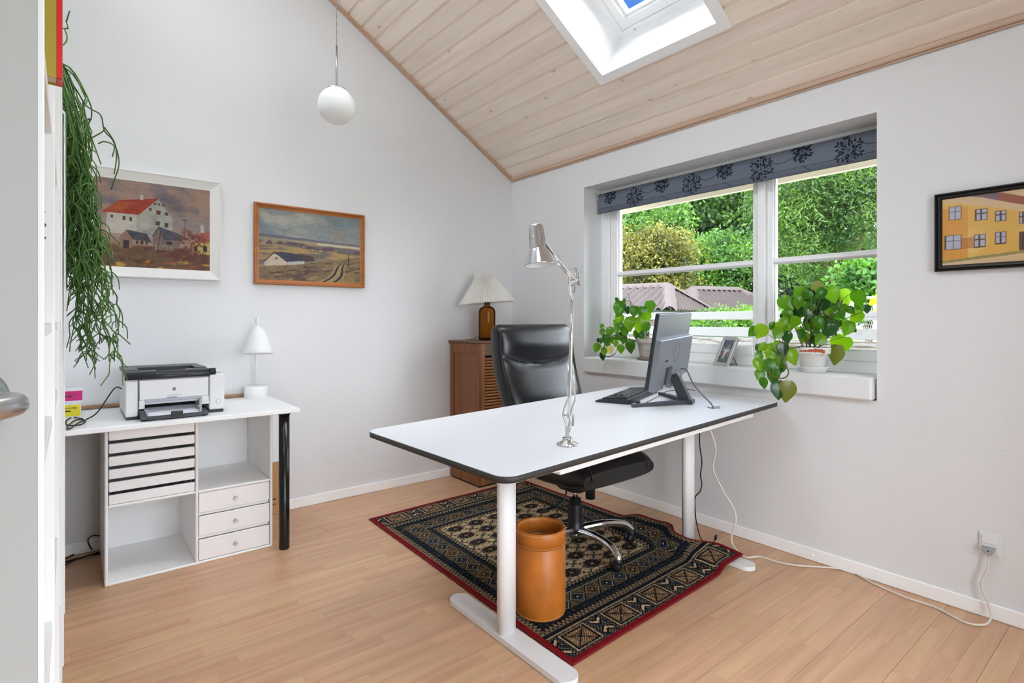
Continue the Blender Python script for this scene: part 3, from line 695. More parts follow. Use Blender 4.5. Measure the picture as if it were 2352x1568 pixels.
# ---- pictures: flat painted boards in profiled frames
def mitred_frame(m, w, h, prof):
    """prof: list of (inset from outer edge, depth) ; frame centred in xz, depth towards -y"""
    P = []
    for (sx_, sz_) in ((-1, -1), (1, -1), (1, 1), (-1, 1)):
        P.append([Vector((sx_*(w/2-i), -d, sz_*(h/2-i))) for i, d in prof])
    n = len(prof); vs = [p for c in P for p in c]; fs = []
    for k in range(4):
        k2 = (k+1) % 4
        for j in range(n-1): fs.append((k*n+j, k2*n+j, k2*n+j+1, k*n+j+1))
    m.add(vs, fs)
def picture(name, label, M, w, h, fw, prof, fmat, paint, nx, nz, depth=.010, glass=False):
    t = thing(name, label, 'painting', M=M)
    # four mitred frame members as separate parts
    for k in range(4):
        c = [(-1, -1), (1, -1), (1, 1), (-1, 1)]; A = c[k]; B = c[(k+1) % 4]; n = len(prof)
        vs = [Vector((A[0]*(w/2-i), -d, A[1]*(h/2-i))) for i, d in prof]+[Vector((B[0]*(w/2-i), -d, B[1]*(h/2-i))) for i, d in prof]
        m = MB(); m.add(vs, [(j, j+n, j+n+1, j+1) for j in range(n-1)]+[tuple(range(n)), tuple(range(2*n-1, n-1, -1))]); m.build('frame_member', fmat, t)
    iw, ih = w/2-fw, h/2-fw
    xs = np.linspace(-iw, iw, nx); zs = np.linspace(-ih, ih, nz); XX, ZZ = np.meshgrid(xs, zs, indexing='ij')
    V = np.stack([XX.ravel(), np.full(XX.size, -depth), ZZ.ravel()], 1)
    me = npmesh('canvas', V, gridfaces(nx, nz)[:, ::1])
    u = (XX.ravel()+iw)/(2*iw); v = (ZZ.ravel()+ih)/(2*ih); setprint(me, paint(u, v))
    obj('canvas', me, colattr(name+'_paint', .55 if not glass else .12, .35 if not glass else .6, .25 if not glass else 0, 260), t)
    m = MB(); m.box(-w/2+.004, w/2-.004, -.004, -.001, -h/2+.004, h/2-.004); m.build('backing', M_dark, t)
    return t
def mixc(c, col, mask):
    mask = np.clip(mask, 0, 1)[:, None]; return c*(1-mask)+np.asarray(col, float)[None, :]*mask
def inpoly(u, v, poly):
    r = np.zeros(len(u), bool); n = len(poly)
    for i in range(n):
        x0, y0 = poly[i]; x1, y1 = poly[(i+1) % n]
        c = ((y0 > v) != (y1 > v)); 
        with np.errstate(divide='ignore', invalid='ignore'): xi = (x1-x0)*(v-y0)/(y1-y0+1e-12)+x0
        r ^= c & (u < xi)
    return r.astype(float)
def strokes(u, v, seed, sx_=14, sy_=30, amp=26): return (fbm(u*sx_, v*sy_, seed, 5)-.47)*2*amp
def paint_farm(u, v):
    n = fbm(u*3+v, v*6-u*2, 3); n2 = fbm(u*7, v*9+u*3, 9)
    c = np.stack([165+0*u, 138+0*u, 122+0*u], 1)
    c = mixc(c, (176, 140, 118), (n-.35)*3); c = mixc(c, (130, 116, 122), (n2-.46)*4*(v > .45)); c = mixc(c, (150, 140, 138), np.clip(1-np.abs(v-.55)*6, 0, 1)*(u > .6)*.8)
    c = mixc(c, (110, 102, 110), np.exp(-(((u-.62)/.12)**2+((v-.82)/.07)**2))*1.0); c = mixc(c, (104, 98, 106), np.exp(-(((u-.70)/.10)**2+((v-.73)/.05)**2))*.8)
    n3 = fbm(u*9, v*14, 21)
    g = np.stack([118+40*(n3-.5)*2, 86+40*(n3-.5)*2, 56+20*(n3-.5)], 1); gm = np.clip((.27-v)*40, 0, 1)[:, None]; c = c*(1-gm)+g*gm
    c = mixc(c, (90, 60, 40), np.clip((n3-.5)*5, 0, 1)*(v < .22)); c = mixc(c, (178, 92, 40), np.clip((fbm(u*8, v*22, 33)-.56)*9, 0, 1)*(v < .16)*(u > .4)); c = mixc(c, (206, 160, 50), np.clip((fbm(u*9, v*26, 44)-.6)*11, 0, 1)*(v < .12))
    c = mixc(c, (206, 196, 182), inpoly(u, v, [(.10, .38), (.34, .38), (.34, .62), (.10, .62)])); c = mixc(c, (180, 176, 160), inpoly(u, v, [(.34, .36), (.34, .62), (.53, .82), (.655, .60), (.655, .36)]))
    c = mixc(c, (160, 158, 148), inpoly(u, v, [(.34, .36), (.34, .62), (.53, .82), (.655, .60), (.655, .36)])*np.clip((fbm(u*12, v*12, 50)-.45)*4, 0, 1)); c = mixc(c, (214, 204, 190), np.exp(-(((u-.18)/.1)**2+((v-.45)/.08)**2))*.5)
    c = mixc(c, (168, 60, 34), inpoly(u, v, [(.06, .61), (.36, .61), (.53, .83), (.20, .76)])); c = mixc(c, (186, 100, 40), inpoly(u, v, [(.08, .63), (.22, .63), (.30, .75), (.2, .75)])*.6)
    c = mixc(c, (196, 188, 178), inpoly(u, v, [(.37, .79), (.40, .79), (.40, .85), (.37, .85)]))
    for (a, b) in ((.535, .76), (.50, .76), (.57, .755)): c = mixc(c, (70, 50, 46), np.exp(-(((u-a)/.012)**2+((v-b)/.013)**2)**2))
    for (a, b, w_, h_) in ((.46, .69, .025, .03), (.53, .66, .04, .05), (.60, .655, .026, .035), (.525, .535, .036, .05), (.60, .52, .034, .05), (.24, .56, .022, .045), (.295, .555, .022, .045), (.14, .57, .02, .03)):
        c = mixc(c, (84, 56, 52), ((np.abs(u-a) < w_/2) & (np.abs(v-b) < h_/2)).astype(float))
    c = mixc(c, (74, 70, 76), inpoly(u, v, [(.20, .34), (.26, .43), (.43, .40), (.47, .30)])); c = mixc(c, (150, 116, 96), inpoly(u, v, [(.20, .22), (.20, .34), (.26, .42), (.31, .32), (.31, .22)]))
    c = mixc(c, (78, 76, 86), inpoly(u, v, [(.47, .37), (.53, .50), (.73, .42), (.75, .34), (.55, .34)])); c = mixc(c, (132, 108, 100), inpoly(u, v, [(.48, .26), (.48, .36), (.53, .47), (.58, .34), (.72, .33), (.72, .26)]))
    c = mixc(c, (62, 44, 42), inpoly(u, v, [(.23, .22), (.23, .31), (.28, .31), (.28, .22)])); c = mixc(c, (62, 44, 42), inpoly(u, v, [(.60, .29), (.60, .33), (.65, .33), (.65, .29)])); c = mixc(c, (56, 44, 44), ((v > .27) & (v < .31) & (u > .33) & (u < .44) & (np.sin(u*150) > 0)).astype(float))
    c = mixc(c, (150, 132, 120), ((v > .22) & (v < .29) & (u > .50) & (u < .66) & (np.sin(u*260) > -.2)).astype(float))
    c = mixc(c, (172, 96, 76), inpoly(u, v, [(.84, .32), (.88, .44), (1.0, .50), (1.01, .34)])); c = mixc(c, (206, 176, 96), inpoly(u, v, [(.83, .20), (.83, .33), (1.0, .35), (1.0, .20)]))
    for a in (.865, .955): c = mixc(c, (52, 40, 44), ((np.abs(u-a) < .018) & (np.abs(v-.27) < .035)).astype(float))
    c = mixc(c, (198, 190, 178), inpoly(u, v, [(.91, .47), (.945, .47), (.945, .56), (.91, .56)]))
    tn = fbm(u*40, v*40, 61, 3); c = mixc(c, (120, 62, 52), np.clip((tn-.34)*6, 0, 1)*np.exp(-(((u-.79)/.085)**2+((v-.36)/.13)**2)**2)); c = mixc(c, (118, 58, 48), np.clip((tn-.36)*6, 0, 1)*np.exp(-(((u-.90)/.06)**2+((v-.36)/.09)**2)**2))
    c = mixc(c, (108, 52, 44), np.clip((tn-.30)*5, 0, 1)*np.exp(-(((u-.80)/.22)**2+((v-.17)/.08)**2)**2))
    c = mixc(c, (70, 48, 42), (np.abs(u-(.525+.09*(v-.2))) < .004)*(v > .15)*(v < .45)*1.0); c = mixc(c, (76, 60, 56), (np.abs(u-.765) < .003)*(v > .36)*(v < .62)*1.0); c = mixc(c, (76, 60, 56), (np.abs(v-.6) < .004)*(np.abs(u-.765) < .02)*1.0)
    c = mixc(c, (60, 36, 28), ((np.abs(v-.09) < .012) & (u > .215) & (u < .30) & (np.sin(u*420) > .1)).astype(float))
    return c*0.84+strokes(u, v, 71, 26, 40, 14)[:, None]
def paint_heath(u, v):
    n = fbm(u*4, v*8, 5)
    c = np.stack([134+40*v, 140+18*v, 138+4*v], 1)*0+np.array([146, 150, 146]); c = mixc(c, (120, 136, 142), np.clip((fbm(u*3+v*2, v*5-u, 6)-.42)*4, 0, 1)); c = mixc(c, (176, 172, 160), np.clip((fbm(u*4+v*2, v*6-u, 12)-.5)*5, 0, 1)); c = mixc(c, (160, 140, 120), np.exp(-(((u-.78)/.1)**2+((v-.72)/.05)**2))*.7)
    hz = .62-.03*u+.0*u
    c = mixc(c, (112, 108, 122), ((v < hz+.025*np.clip(1-u*1.3, 0, 1)+.01*n) & (v > hz-.03)).astype(float)); c = mixc(c, (166, 150, 118), (v < hz-.02).astype(float)); c = mixc(c, (208, 198, 170), ((v < hz-.03) & (v > hz-.065) & (u > .55)).astype(float))
    c = mixc(c, (150, 132, 98), (v < hz-.06).astype(float)*np.clip((n-.3)*3, 0, 1))
    bz = .545-.08*u; c = mixc(c, (98, 78, 84), np.clip(1-np.abs(v-bz-.02*(n-.5)*4)/.045, 0, 1)*1.6*(fbm(u*22, v*20, 8) > .36)); c = mixc(c, (120, 126, 140), np.clip(1-np.abs(v-bz-.01)/.03, 0, 1)*(fbm(u*12, v*20, 18) > .56))
    c = mixc(c, (184, 150, 90), ((v < bz-.04) & (v > .26+.12*u)).astype(float)*.85); c = mixc(c, (120, 108, 104), np.clip((fbm(u*5, v*26, 28)-.5)*8, 0, 1)*((v < bz-.05) & (v > .2)))
    gl = .18+.22*u; g = np.stack([120+30*n, 98+26*n, 76+10*n], 1); gm = np.clip((gl-v)*50, 0, 1)[:, None]; c = c*(1-gm)+g*gm
    c = mixc(c, (92, 70, 66), np.clip((fbm(u*10+v*8, v*34-u*10, 38)-.5)*7, 0, 1)*(v < gl)); c = mixc(c, (156, 136, 92), np.clip((fbm(u*8+v*6, v*30-u*9, 48)-.55)*8, 0, 1)*(v < gl)); c = mixc(c, (150, 128, 80), ((v < gl) & (u > .72)).astype(float)*np.clip((fbm(u*12, v*14, 58)-.4)*4, 0, 1))
    c = mixc(c, (206, 190, 164), inpoly(u, v, [(.045, .19), (.045, .26), (.13, .38), (.255, .27), (.255, .22)])); c = mixc(c, (66, 52, 48), inpoly(u, v, [(.03, .24), (.13, .39), (.22, .40), (.26, .27), (.24, .27), (.16, .37), (.13, .37), (.05, .25)]))
    c = mixc(c, (62, 62, 80), inpoly(u, v, [(.16, .37), (.22, .40), (.50, .37), (.53, .30), (.25, .26)])); c = mixc(c, (86, 66, 56), inpoly(u, v, [(.36, .39), (.48, .38), (.52, .31), (.40, .31)])); c = mixc(c, (196, 190, 178), inpoly(u, v, [(.26, .22), (.26, .265), (.42, .295), (.42, .25)])); c = mixc(c, (60, 50, 50), ((np.abs(u-.155) < .01) & (np.abs(v-.31) < .015)).astype(float))
    r0 = .66+.22*(v/.4)**.8+.02*np.sin(v*18); wd = .105*(1-v/.42); road = (np.abs(u-r0) < wd) & (v < .385); c = mixc(c, (176, 150, 100), road.astype(float)*.85)
    for s_ in (-.45, .5): c = mixc(c, (48, 48, 60), ((np.abs(u-(r0+wd*s_*1.1)) < .16*wd+.002) & (v < .38)).astype(float))
    c = mixc(c, (70, 56, 46), ((np.abs(u-.875) < .004) & (v > .24) & (v < .45)).astype(float)); c = mixc(c, (58, 36, 32), ((np.abs(v-.1) < .012) & (u > .17) & (u < .26) & (np.sin(u*380) > .1)).astype(float))
    return c*0.90+strokes(u, v, 81, 30, 44, 12)[:, None]
def paint_street(u, v):
    n = fbm(u*6, v*6, 4); c = np.zeros((len(u), 3))+np.array([206, 178, 138]); c = mixc(c, (222, 196, 150), np.clip((n-.45)*3, 0, 1)*.6)
    rt = 1.02-.62*u                                    # eaves line
    wall = (v < rt-.05) & (v > .04+.17*u) & (u < .80); c = mixc(c, (212, 170, 88), wall.astype(float)); c = mixc(c, (222, 186, 116), wall*np.clip((fbm(u*9, v*3, 14)-.45)*4, 0, 1)); c = mixc(c, (206, 140, 60), wall*(u < .15)*(v < .85)*.7)
    roof = inpoly(u, v, [(.12, 1.02), (.30, 1.02), (.76, .63), (.70, .62), (.42, .80), (.24, .95)]); c = mixc(c, (150, 92, 76), roof); c = mixc(c, (112, 106, 118), roof*(u < .32)*.8)
    def win_(a, b, w_, h_, cc=(172, 176, 188)):
        nonlocal c
        inside = ((np.abs(u-a) < w_/2) & (np.abs(v-b) < h_/2)).astype(float); c = mixc(c, cc, inside)
        edge = inside*((np.abs(np.abs(u-a)-w_/2) < .006) | (np.abs(u-a) < .004) | (np.abs(np.abs(v-b)-h_/2) < .009) | (np.abs(v-b-.1*h_) < .006)); c = mixc(c, (92, 58, 54), edge)
    for (a, b, w_, h_) in ((.075, .78, .075, .20), (.225, .71, .07, .17), (.33, .66, .06, .15), (.065, .34, .10, .22), (.215, .33, .065, .19), (.33, .345, .06, .17), (.445, .60, .045, .17), (.535, .57, .03, .11), (.585, .55, .03, .11), (.535, .33, .03, .13), (.585, .33, .03, .12)): win_(a, b, w_, h_)
    win_(.445, .28, .045, .26, (86, 88, 84)); c = mixc(c, (150, 92, 60), ((np.abs(u-.15) < .035) & (np.abs(v-.31) < .08)).astype(float)*.5); c = mixc(c, (130, 128, 84), ((np.abs(v-(.05+.17*u)) < .02) & (u < .6)).astype(float)*.8)
    for a in np.linspace(.63, .95, 9):
        for b in (.30, .45): c = mixc(c, (150, 96, 72), ((np.abs(u-a) < .012) & (np.abs(v-b) < .055)).astype(float)*.8)
    tn = fbm(u*30, v*30, 24, 3); c = mixc(c, (110, 100, 84), np.clip((tn-.47)*6, 0, 1)*np.exp(-(((u-.80)/.13)**2+((v-.62)/.11)**2)**2))
    return c
fx = (-2.7755-2.1475)/2
M_fw = mat('cream_white_frame', (226, 224, 218), .5, bump=.05, bscale=80); M_fb = wood('honey_wood_frame', (146, 84, 36), (182, 112, 56), .4, 'X', 1.2); M_fk = mat('black_frame', (24, 23, 22), .4)
picture('farm_painting', 'oil painting of white gabled farmhouse with red roof in white frame', Matrix.Translation((fx, -.002, 1.671)), .628, .560, .054, [(0, 0), (0, .028), (.006, .030), (.012, .026), (.05, .012), (.054, .012), (.054, .004)], M_fw, paint_farm, 210, 190, .011)
picture('heath_painting', 'oil painting of farmhouse and rutted country track in honey wood frame', Matrix.Translation((-1.626, -.002, 1.6245)), .688, .486, .030, [(0, 0), (0, .022), (.004, .026), (.010, .026), (.014, .018), (.026, .012), (.030, .011), (.030, .003)], M_fb, paint_heath, 230, 170, .009)
Mr = Matrix(((0, -1, 0, -.002), (1, 0, 0, -2.821-.30), (0, 0, 1, 1.5285), (0, 0, 0, 1))) @ Matrix.Identity(4)
# front (-y local) must face -x world, local +x runs to -y
Mr = Matrix(((0, 1, 0, -.002), (-1, 0, 0, -3.121), (0, 0, 1, 1.5285), (0, 0, 0, 1)))
picture('street_print', 'faded print of a yellow town house row in black moulded frame', Mr, .600, .319, .024, [(0, 0), (0, .020), (.005, .022), (.008, .016), (.012, .019), (.019, .017), (.024, .010), (.024, .003)], M_fk, paint_street, 200, 120, .008, glass=True)

# ---- globe pendant
gp = atD(773, 243, 2.9); zc = Z0C-SL*gp.x
pl = thing('pendant_lamp', 'opal glass globe pendant hanging on thin steel rod from sloping ceiling', 'lamp', gp)
m2 = MB(); R = .097; ng = 24
prof = [(R*math.sin(t), -R*math.cos(t)) for t in np.linspace(0.001, PI-.5, ng)]
m2.lathe(prof, 40, caps=False); m2.build('globe', mat('opal_glass', (240, 240, 238), .12, spec=.4), pl)
m2 = MB(); m2.lathe([(.049, .080), (.051, .083), (.050, .090), (.044, .094), (.0, .094)], 32, caps=False); m2.build('cap', M_brushed, pl)
zt = (VH-105)/FPX*2.9+HC-gp.z
m2 = MB(); m2.lathe([(.0055, .093), (.0055, zt)], 14); m2.build('rod', M_brushed, pl)
wv = [Vector((.0016*math.sin(k*.9), .0016*math.cos(k*.9), zt+(zc-gp.z-zt)*k/60)) for k in range(61)]
wv2 = [Vector((-v.x, -v.y, v.z)) for v in wv]
m2 = MB(); m2.tube(wv, .0016, 6); m2.tube(wv2, .0016, 6); m2.build('cord', mat('grey_cord', (150, 150, 146), .5), pl)
m2 = MB(); m2.lathe([(.045, zc-gp.z-.03), (.045, zc-gp.z+.035)], 24); m2.build('ceiling_rose', M_brushed, pl)

# ---- louvred chest in the corner
cw0, cw1, cf, cb_, cz = -.606, -.16, -.390, -.016, 1.004
ct = thing('louvred_cabinet', 'narrow brown oak cabinet with slatted front standing in room corner', 'cabinet', ((cw0+cw1)/2, -.2, 0))
M_oak = wood('dark_oak', (114, 66, 38), (140, 86, 50), .42, 'Z', .55); M_oakl = wood('oak_edge', (140, 88, 44), (170, 112, 60), .4, 'Z', 1.0); M_oakt = wood('oak_top', (96, 64, 42), (124, 86, 58), .4, 'X', 1.0); M_oakp = wood('oak_plinth', (104, 76, 42), (134, 102, 62), .45, 'X', 1.0)
fwk = .032
for nm, b, mm_ in (('side_stile', (cw0, cw0+.018, cf, cf+.052, .012, cz), M_oak), ('side_stile', (cw0, cw0+.018, cb_-.045, cb_, .012, cz), M_oak), ('side_rail', (cw0, cw0+.018, cf+.052, cb_-.045, cz-.075, cz), M_oak), ('side_rail', (cw0, cw0+.018, cf+.052, cb_-.045, .012, .075), M_oak),
                   ('side_panel', (cw0+.007, cw0+.013, cf+.052, cb_-.045, .075, cz-.075), M_oak), ('side_panel', (cw1-.016, cw1, cf, cb_, .012, cz), M_oak), ('back_panel', (cw0+.018, cw1-.016, cb_-.008, cb_, .012, cz), M_oak),
                   ('front_stile', (cw0+.018, cw0+.018+fwk, cf, cf+.03, .012, cz), M_oakl), ('front_stile', (cw1-.016-fwk, cw1-.016, cf, cf+.03, .012, cz), M_oakl), ('plinth_panel', (cw0+.018+.004, cw1-.016, cf+.003, cf+.02, .012, .115), M_oakp), ('frieze', (cw0+.018+fwk, cw1-.016-fwk, cf+.004, cf+.022, cz-.085, cz), M_oakp)):
    m2 = MB(); m2.box(*b, .0015); part(m2, nm, mm_, ct)
m2 = MB(); m2.box(cw0-.012, cw1+.006, cf-.014, cb_+.012, cz, cz+.015, .004); part(m2, 'top_board', M_oakt, ct)
m2 = MB(); m2.box(cw0+.01, cw1-.01, cf+.01, cb_-.01, 0, .012); part(m2, 'base', M_dark, ct)
M_slat = wood('oak_slat', (150, 96, 56), (184, 124, 76), .4, 'X', 1.0)
sl0 = MB(); sw = (cw1-.016-fwk)-(cw0+.018+fwk)
sl0.prism([(0, 0), (-.007, .0025), (-.0095, .009), (-.008, .0155), (-.002, .0195), (.004, .0195), (.004, 0)], 0, sw, Matrix(((0, 0, 1, 0), (1, 0, 0, 0), (0, 1, 0, 0), (0, 0, 0, 1))), True); slm = sl0.mesh('slat')
z = .118
while z < cz-.106:
    o = obj('slat', slm, M_slat, ct); o.location = Vector((cw0+.018+fwk, cf+.014, z))-ct.location; z += .0212
m2 = MB(); m2.box(cw0+.018+fwk, cw1-.016-fwk, cf+.024, cf+.027, .115, cz-.085); part(m2, 'slat_backing', M_dark, ct)

# ---- amber bottle lamp with pleated shade on the chest
lz = cz+.015; lp = thing('table_lamp', 'amber glass bottle lamp with pleated white shade on oak cabinet', 'lamp', (-.420, -.228, lz))
M_amb = glassmat('amber_glass', (214, 166, 84))
m2 = MB(); m2.lathe([(.052, 0), (.0605, .004), (.0625, .012), (.0625, .206), (.060, .222), (.052, .236), (.036, .246), (.022, .252), (.021, .258), (.0215, .262)], 40)
m2.build('bottle', M_amb, lp)
m2 = MB(); m2.lathe([(.0, .0008), (.055, .0008), (.058, .0045), (.058, .018), (.0, .019)], 32, caps=False); m2.build('bottle_base', mat('dark_amber', (44, 22, 8), .2), lp)
m2 = MB(); m2.lathe([(.021, .262), (.025, .266), (.021, .272), (.026, .278), (.020, .284), (.012, .300), (.012, .33)], 24); m2.build('neck_fitting', mat('dark_bronze', (70, 50, 34), .4, .6), lp)
NPL = 74; Msd = Matrix.Translation((0, 0, .262)) @ Matrix.Rotation(math.radians(-4.5), 4, FW.copy()) 
rows = [(.204, .012), (.15, .088), (.10, .158), (.079, .188), (.077, .196), (.079, .205), (.080, .226)]
P = []
for k in range(NPL*2):
    a_ = 2*PI*k/(NPL*2); s_ = 1 if k % 2 else -1
    P.append([Msd @ Vector(((r+s_*(.0062 if i < 4 else .0035))*math.cos(a_), (r+s_*(.0062 if i < 4 else .0035))*math.sin(a_), z_+(s_*.003 if i in (0, len(rows)-1) else 0))) for i, (r, z_) in enumerate(rows)])
m2 = MB(); m2.grid(P, smooth=False, closed_u=True)
m = bpy.data.materials.new('pleated_paper'); m.use_nodes = True; nt = m.node_tree; b = nt.nodes['Principled BSDF']; b.inputs['Base Color'].default_value = srgb(240, 238, 232); b.inputs['Roughness'].default_value = .8
t_ = nt.nodes.new('ShaderNodeBsdfTranslucent'); t_.inputs[0].default_value = srgb(240, 236, 226); ms = nt.nodes.new('ShaderNodeMixShader'); ms.inputs[0].default_value = .3
nt.links.new(b.outputs[0], ms.inputs[1]); nt.links.new(t_.outputs[0], ms.inputs[2]); nt.links.new(ms.outputs[0], nt.nodes['Material Output'].inputs[0])
m2.build('pleated_shade', m, lp)
m2 = MB(); m2.tube([Msd @ Vector((.0775*math.cos(a), .0775*math.sin(a), .194)) for a in np.linspace(0, 2*PI, 40)], .0015, 6); m2.build('shade_string', mat('cream_string', (222, 214, 196), .7), lp)
m2 = MB(); m2.tube(spline([(-.055, .02, .03), (-.085, .05, .012), (-.10, .09, .003), (-.10, .13, .003)], 6), .002, 6); m2.build('lamp_cord', M_rubber, lp)
# cables on the floor at the far end of the table
for (pts_, r_, lab) in (([atY(229, 1230, -.1), atY(212, 1230, -.09), atY(202, 1240, -.08), atY(207, 1256, -.07), atZ(210, 1262, .006), atZ(188, 1265, .006), atZ(163, 1276, .006), atZ(138, 1291, .006)], .003, 'thin black cable rising in a loop beside white shelf unit'),
                        ([atZ(235, 1266, .0055), atZ(215, 1272, .0055), atZ(190, 1279, .0055), atZ(160, 1287, .0055), atZ(130, 1296, .0055)], .0045, 'thick black cable lying flat on floor beside white shelf unit'),
                        ([atZ(235, 1272, .0145), atZ(205, 1275, .0145), atZ(180, 1282, .012), atZ(150, 1297, .0045), atZ(130, 1308, .0045)], .003, 'thin black cable resting on thick cable beside white shelf unit')):
    m2 = MB(); m2.tube(spline(pts_, 8), r_, 8); tag(m2.build('power_cable', M_rubber, None), lab, 'cable')
# ================================================================== RUG, DESK AND WHAT STANDS ON IT
# ---- rug
RC = [Vector((-1.494, -2.178, 0)), Vector((-.268, -2.126, 0)), Vector((-.257, -.441, 0)), Vector((-1.453, -.479, 0))]  # near-left, near-right, far-right, far-left
def rug_xy(s, t):
    return (RC[0].x*(1-s)*(1-t)+RC[1].x*s*(1-t)+RC[2].x*s*t+RC[3].x*(1-s)*t, RC[0].y*(1-s)*(1-t)+RC[1].y*s*(1-t)+RC[2].y*s*t+RC[3].y*(1-s)*t)
def rug_z(x, y, s, t):
    k = lambda a, e0, e1: np.clip((a-e0)/(e1-e0), 0, 1)**2*(3-2*np.clip((a-e0)/(e1-e0), 0, 1))
    hump = .027*k(x, -.52, -.43)*k(y, -2.32, -2.17)*(1-k(y, -1.50, -1.36))      # lies over the desk foot
    wave = .034*k(s, .86, .99)*np.exp(-((y+1.80)/.20)**2)+.012*k(s, .9, 1)*np.exp(-((y+1.5)/.1)**2)   # buckles against the column
    return .0085+hump+wave+.0015*np.sin(s*9+t*5)*np.clip(1-np.abs(s-.5)*2, 0, 1)
NRX, NRY = 380, 530
s_, t_ = np.meshgrid(np.linspace(0, 1, NRX), np.linspace(0, 1, NRY), indexing='ij'); s_ = s_.ravel(); t_ = t_.ravel()
def rug_pull(x, y, s): return x-.112*np.clip((s-.6)/.4, 0, 1)**1.5*np.exp(-np.abs((y+1.855)/.105)**3)-.010*np.clip((s-.7)/.3, 0, 1)*np.clip((-y-1.9)/.25, 0, 1)
rx, ry = rug_xy(s_, t_); rx = rug_pull(rx, ry, s_); rz = rug_z(rx, ry, s_, t_)
def rug_pattern(X, Yy, Wd, Ln):
    navy, cream, blue, brown, red, slate = [np.array(c, float) for c in ((22, 26, 34), (206, 180, 140), (66, 86, 108), (128, 92, 62), (126, 16, 26), (92, 100, 104))]
    c = np.zeros((len(X), 3))+navy
    dx = np.minimum(X, Wd-X); dy = np.minimum(Yy, Ln-Yy); dxs = dx; along = Yy
    knot = fbm(X*90, Yy*90, 3, 2); speck = (fbm(X*130, Yy*130, 13, 1) > .30)
    put = lambda m, col: mixc(c, col, m.astype(float))
    tri = lambda a, p: np.abs((a/p) % 1-.5)*2
    inner = (dx > .245) & (dy > .40)
    # field: rows of octagonal guls with crosses between
    fx0, fy0 = .245, .40; px, py = (Wd-2*fx0)/5, (Ln-2*fy0)/8
    gx = ((X-fx0)/px) % 1-.5; gy = ((Yy-fy0)/py) % 1-.5
    f = np.zeros((len(X), 3))+cream; ax_, ay_ = np.abs(gx), np.abs(gy)
    octo = np.maximum(np.maximum(ax_/.37, ay_/.33), (ax_/.37+ay_/.33)/1.45)
    f = mixc(f, navy, (octo < 1)); f = mixc(f, cream*.9, (octo < .9) & (octo > .84)); f = mixc(f, slate*.75, ((octo < .76) & (np.sin((ax_*44+ay_*12)) > .55) & (tri(ay_, .16) > .5))); f = mixc(f, cream*.7, (octo < .64) & (tri(ax_, .17) > .75) & (tri(ay_, .15) > .68)); f = mixc(f, navy, (octo < .34)); f = mixc(f, brown, (octo < .26)); f = mixc(f, cream, octo < .10)
    f = mixc(f, brown*.8, (octo < .78) & (octo > .40) & (tri(np.arctan2(gy, gx), PI/2) > .8))
    hx = ((X-fx0)/px+.5) % 1-.5; hy = ((Yy-fy0)/py+.5) % 1-.5; ahx, ahy = np.abs(hx), np.abs(hy)
    star = (ahx+ahy < .11) | ((np.abs(ahx-ahy) < .040) & (ahx+ahy < .42)) | ((np.abs(ahx+ahy-.36) < .035) & (np.abs(ahx-ahy) < .13)); f = mixc(f, navy, star); f = mixc(f, cream, ahx+ahy < .035)
    f = mixc(f, navy, (ay_ < .022) & (octo >= 1)); f = mixc(f, navy, (ax_ < .014) & (octo >= 1))
    c = np.where(inner[:, None], f, c)
    # nested borders (b runs from the red edge inwards on the long sides; the short ends carry one broad panel more)
    b = np.minimum(dx, dy-.155); side = (dx < dy-.155); al = np.where(side, Yy, X); bb = b
    def band(lo_, hi_): return (bb > lo_) & (bb <= hi_) & ~inner & (dy > .155)
    m = band(.022, .054); zz = np.abs((bb-.038)/.016-(tri(al, .022)*2-1)*.9) < .55; c = put(m & zz, cream*.74); c = put(m & (np.abs(bb-.023) < .0028), cream*.7)
    m = band(.054, .088); c = put(m & (tri(al, .030) > .45) & (np.abs(bb-.071) < .009), blue*.62); c = put(m & (knot > .62), cream*.5)
    m = band(.088, .182); q = (al/.094) % 2; hue = np.floor(al/.094) % 3; ex_ = np.abs((al/.094) % 1-.5)*2; ey_ = np.abs((bb-.135)/.047); dd = ex_+ey_
    c = put(m & (np.abs(dd-1) < .10), navy*.6); c = put(m & (np.abs(dd-.86) < .07), cream*.85); tone = np.where((hue == 0)[:, None], blue, np.where((hue == 1)[:, None], brown*1.1, slate*.8))
    st = m & (dd < .80) & (np.sin((ex_-ey_)*34) > .0); c = np.where(st[:, None], tone, c); c = put(m & (dd < .36), navy); c = put(m & (dd < .14), cream*1.1); st2 = m & (dd > 1.12) & (np.sin((ex_+ey_)*40) > .1); c = put(st2, cream*.62); c = put(m & (ex_ > .97), cream*.75)
    m = band(.182, .216); c = put(m & (tri(al, .034) > .4) & (np.abs(bb-.199) < .009), blue*.55); c = put(m & (tri(al, .034) < .2) & (np.abs(bb-.199) < .004), cream*.6); c = put(m & (np.abs(bb-.184) < .003), cream*.8)
    m = band(.216, .247); zz = np.abs((bb-.231)/.014-(tri(al, .024)*2-1)*.9) < .5; c = put(m & zz, cream*.8); c = put(m & (np.abs(bb-.2455) < .0025), cream)
    # broad end panels
    m = (dy > .022) & (dy <= .155); pe = (X-.02)/((Wd-.04)/5); ex_ = np.abs(pe % 1-.5)*2; ey_ = np.abs((dy-.088)/.066); blk = np.maximum(ex_/.55, ey_/.80)
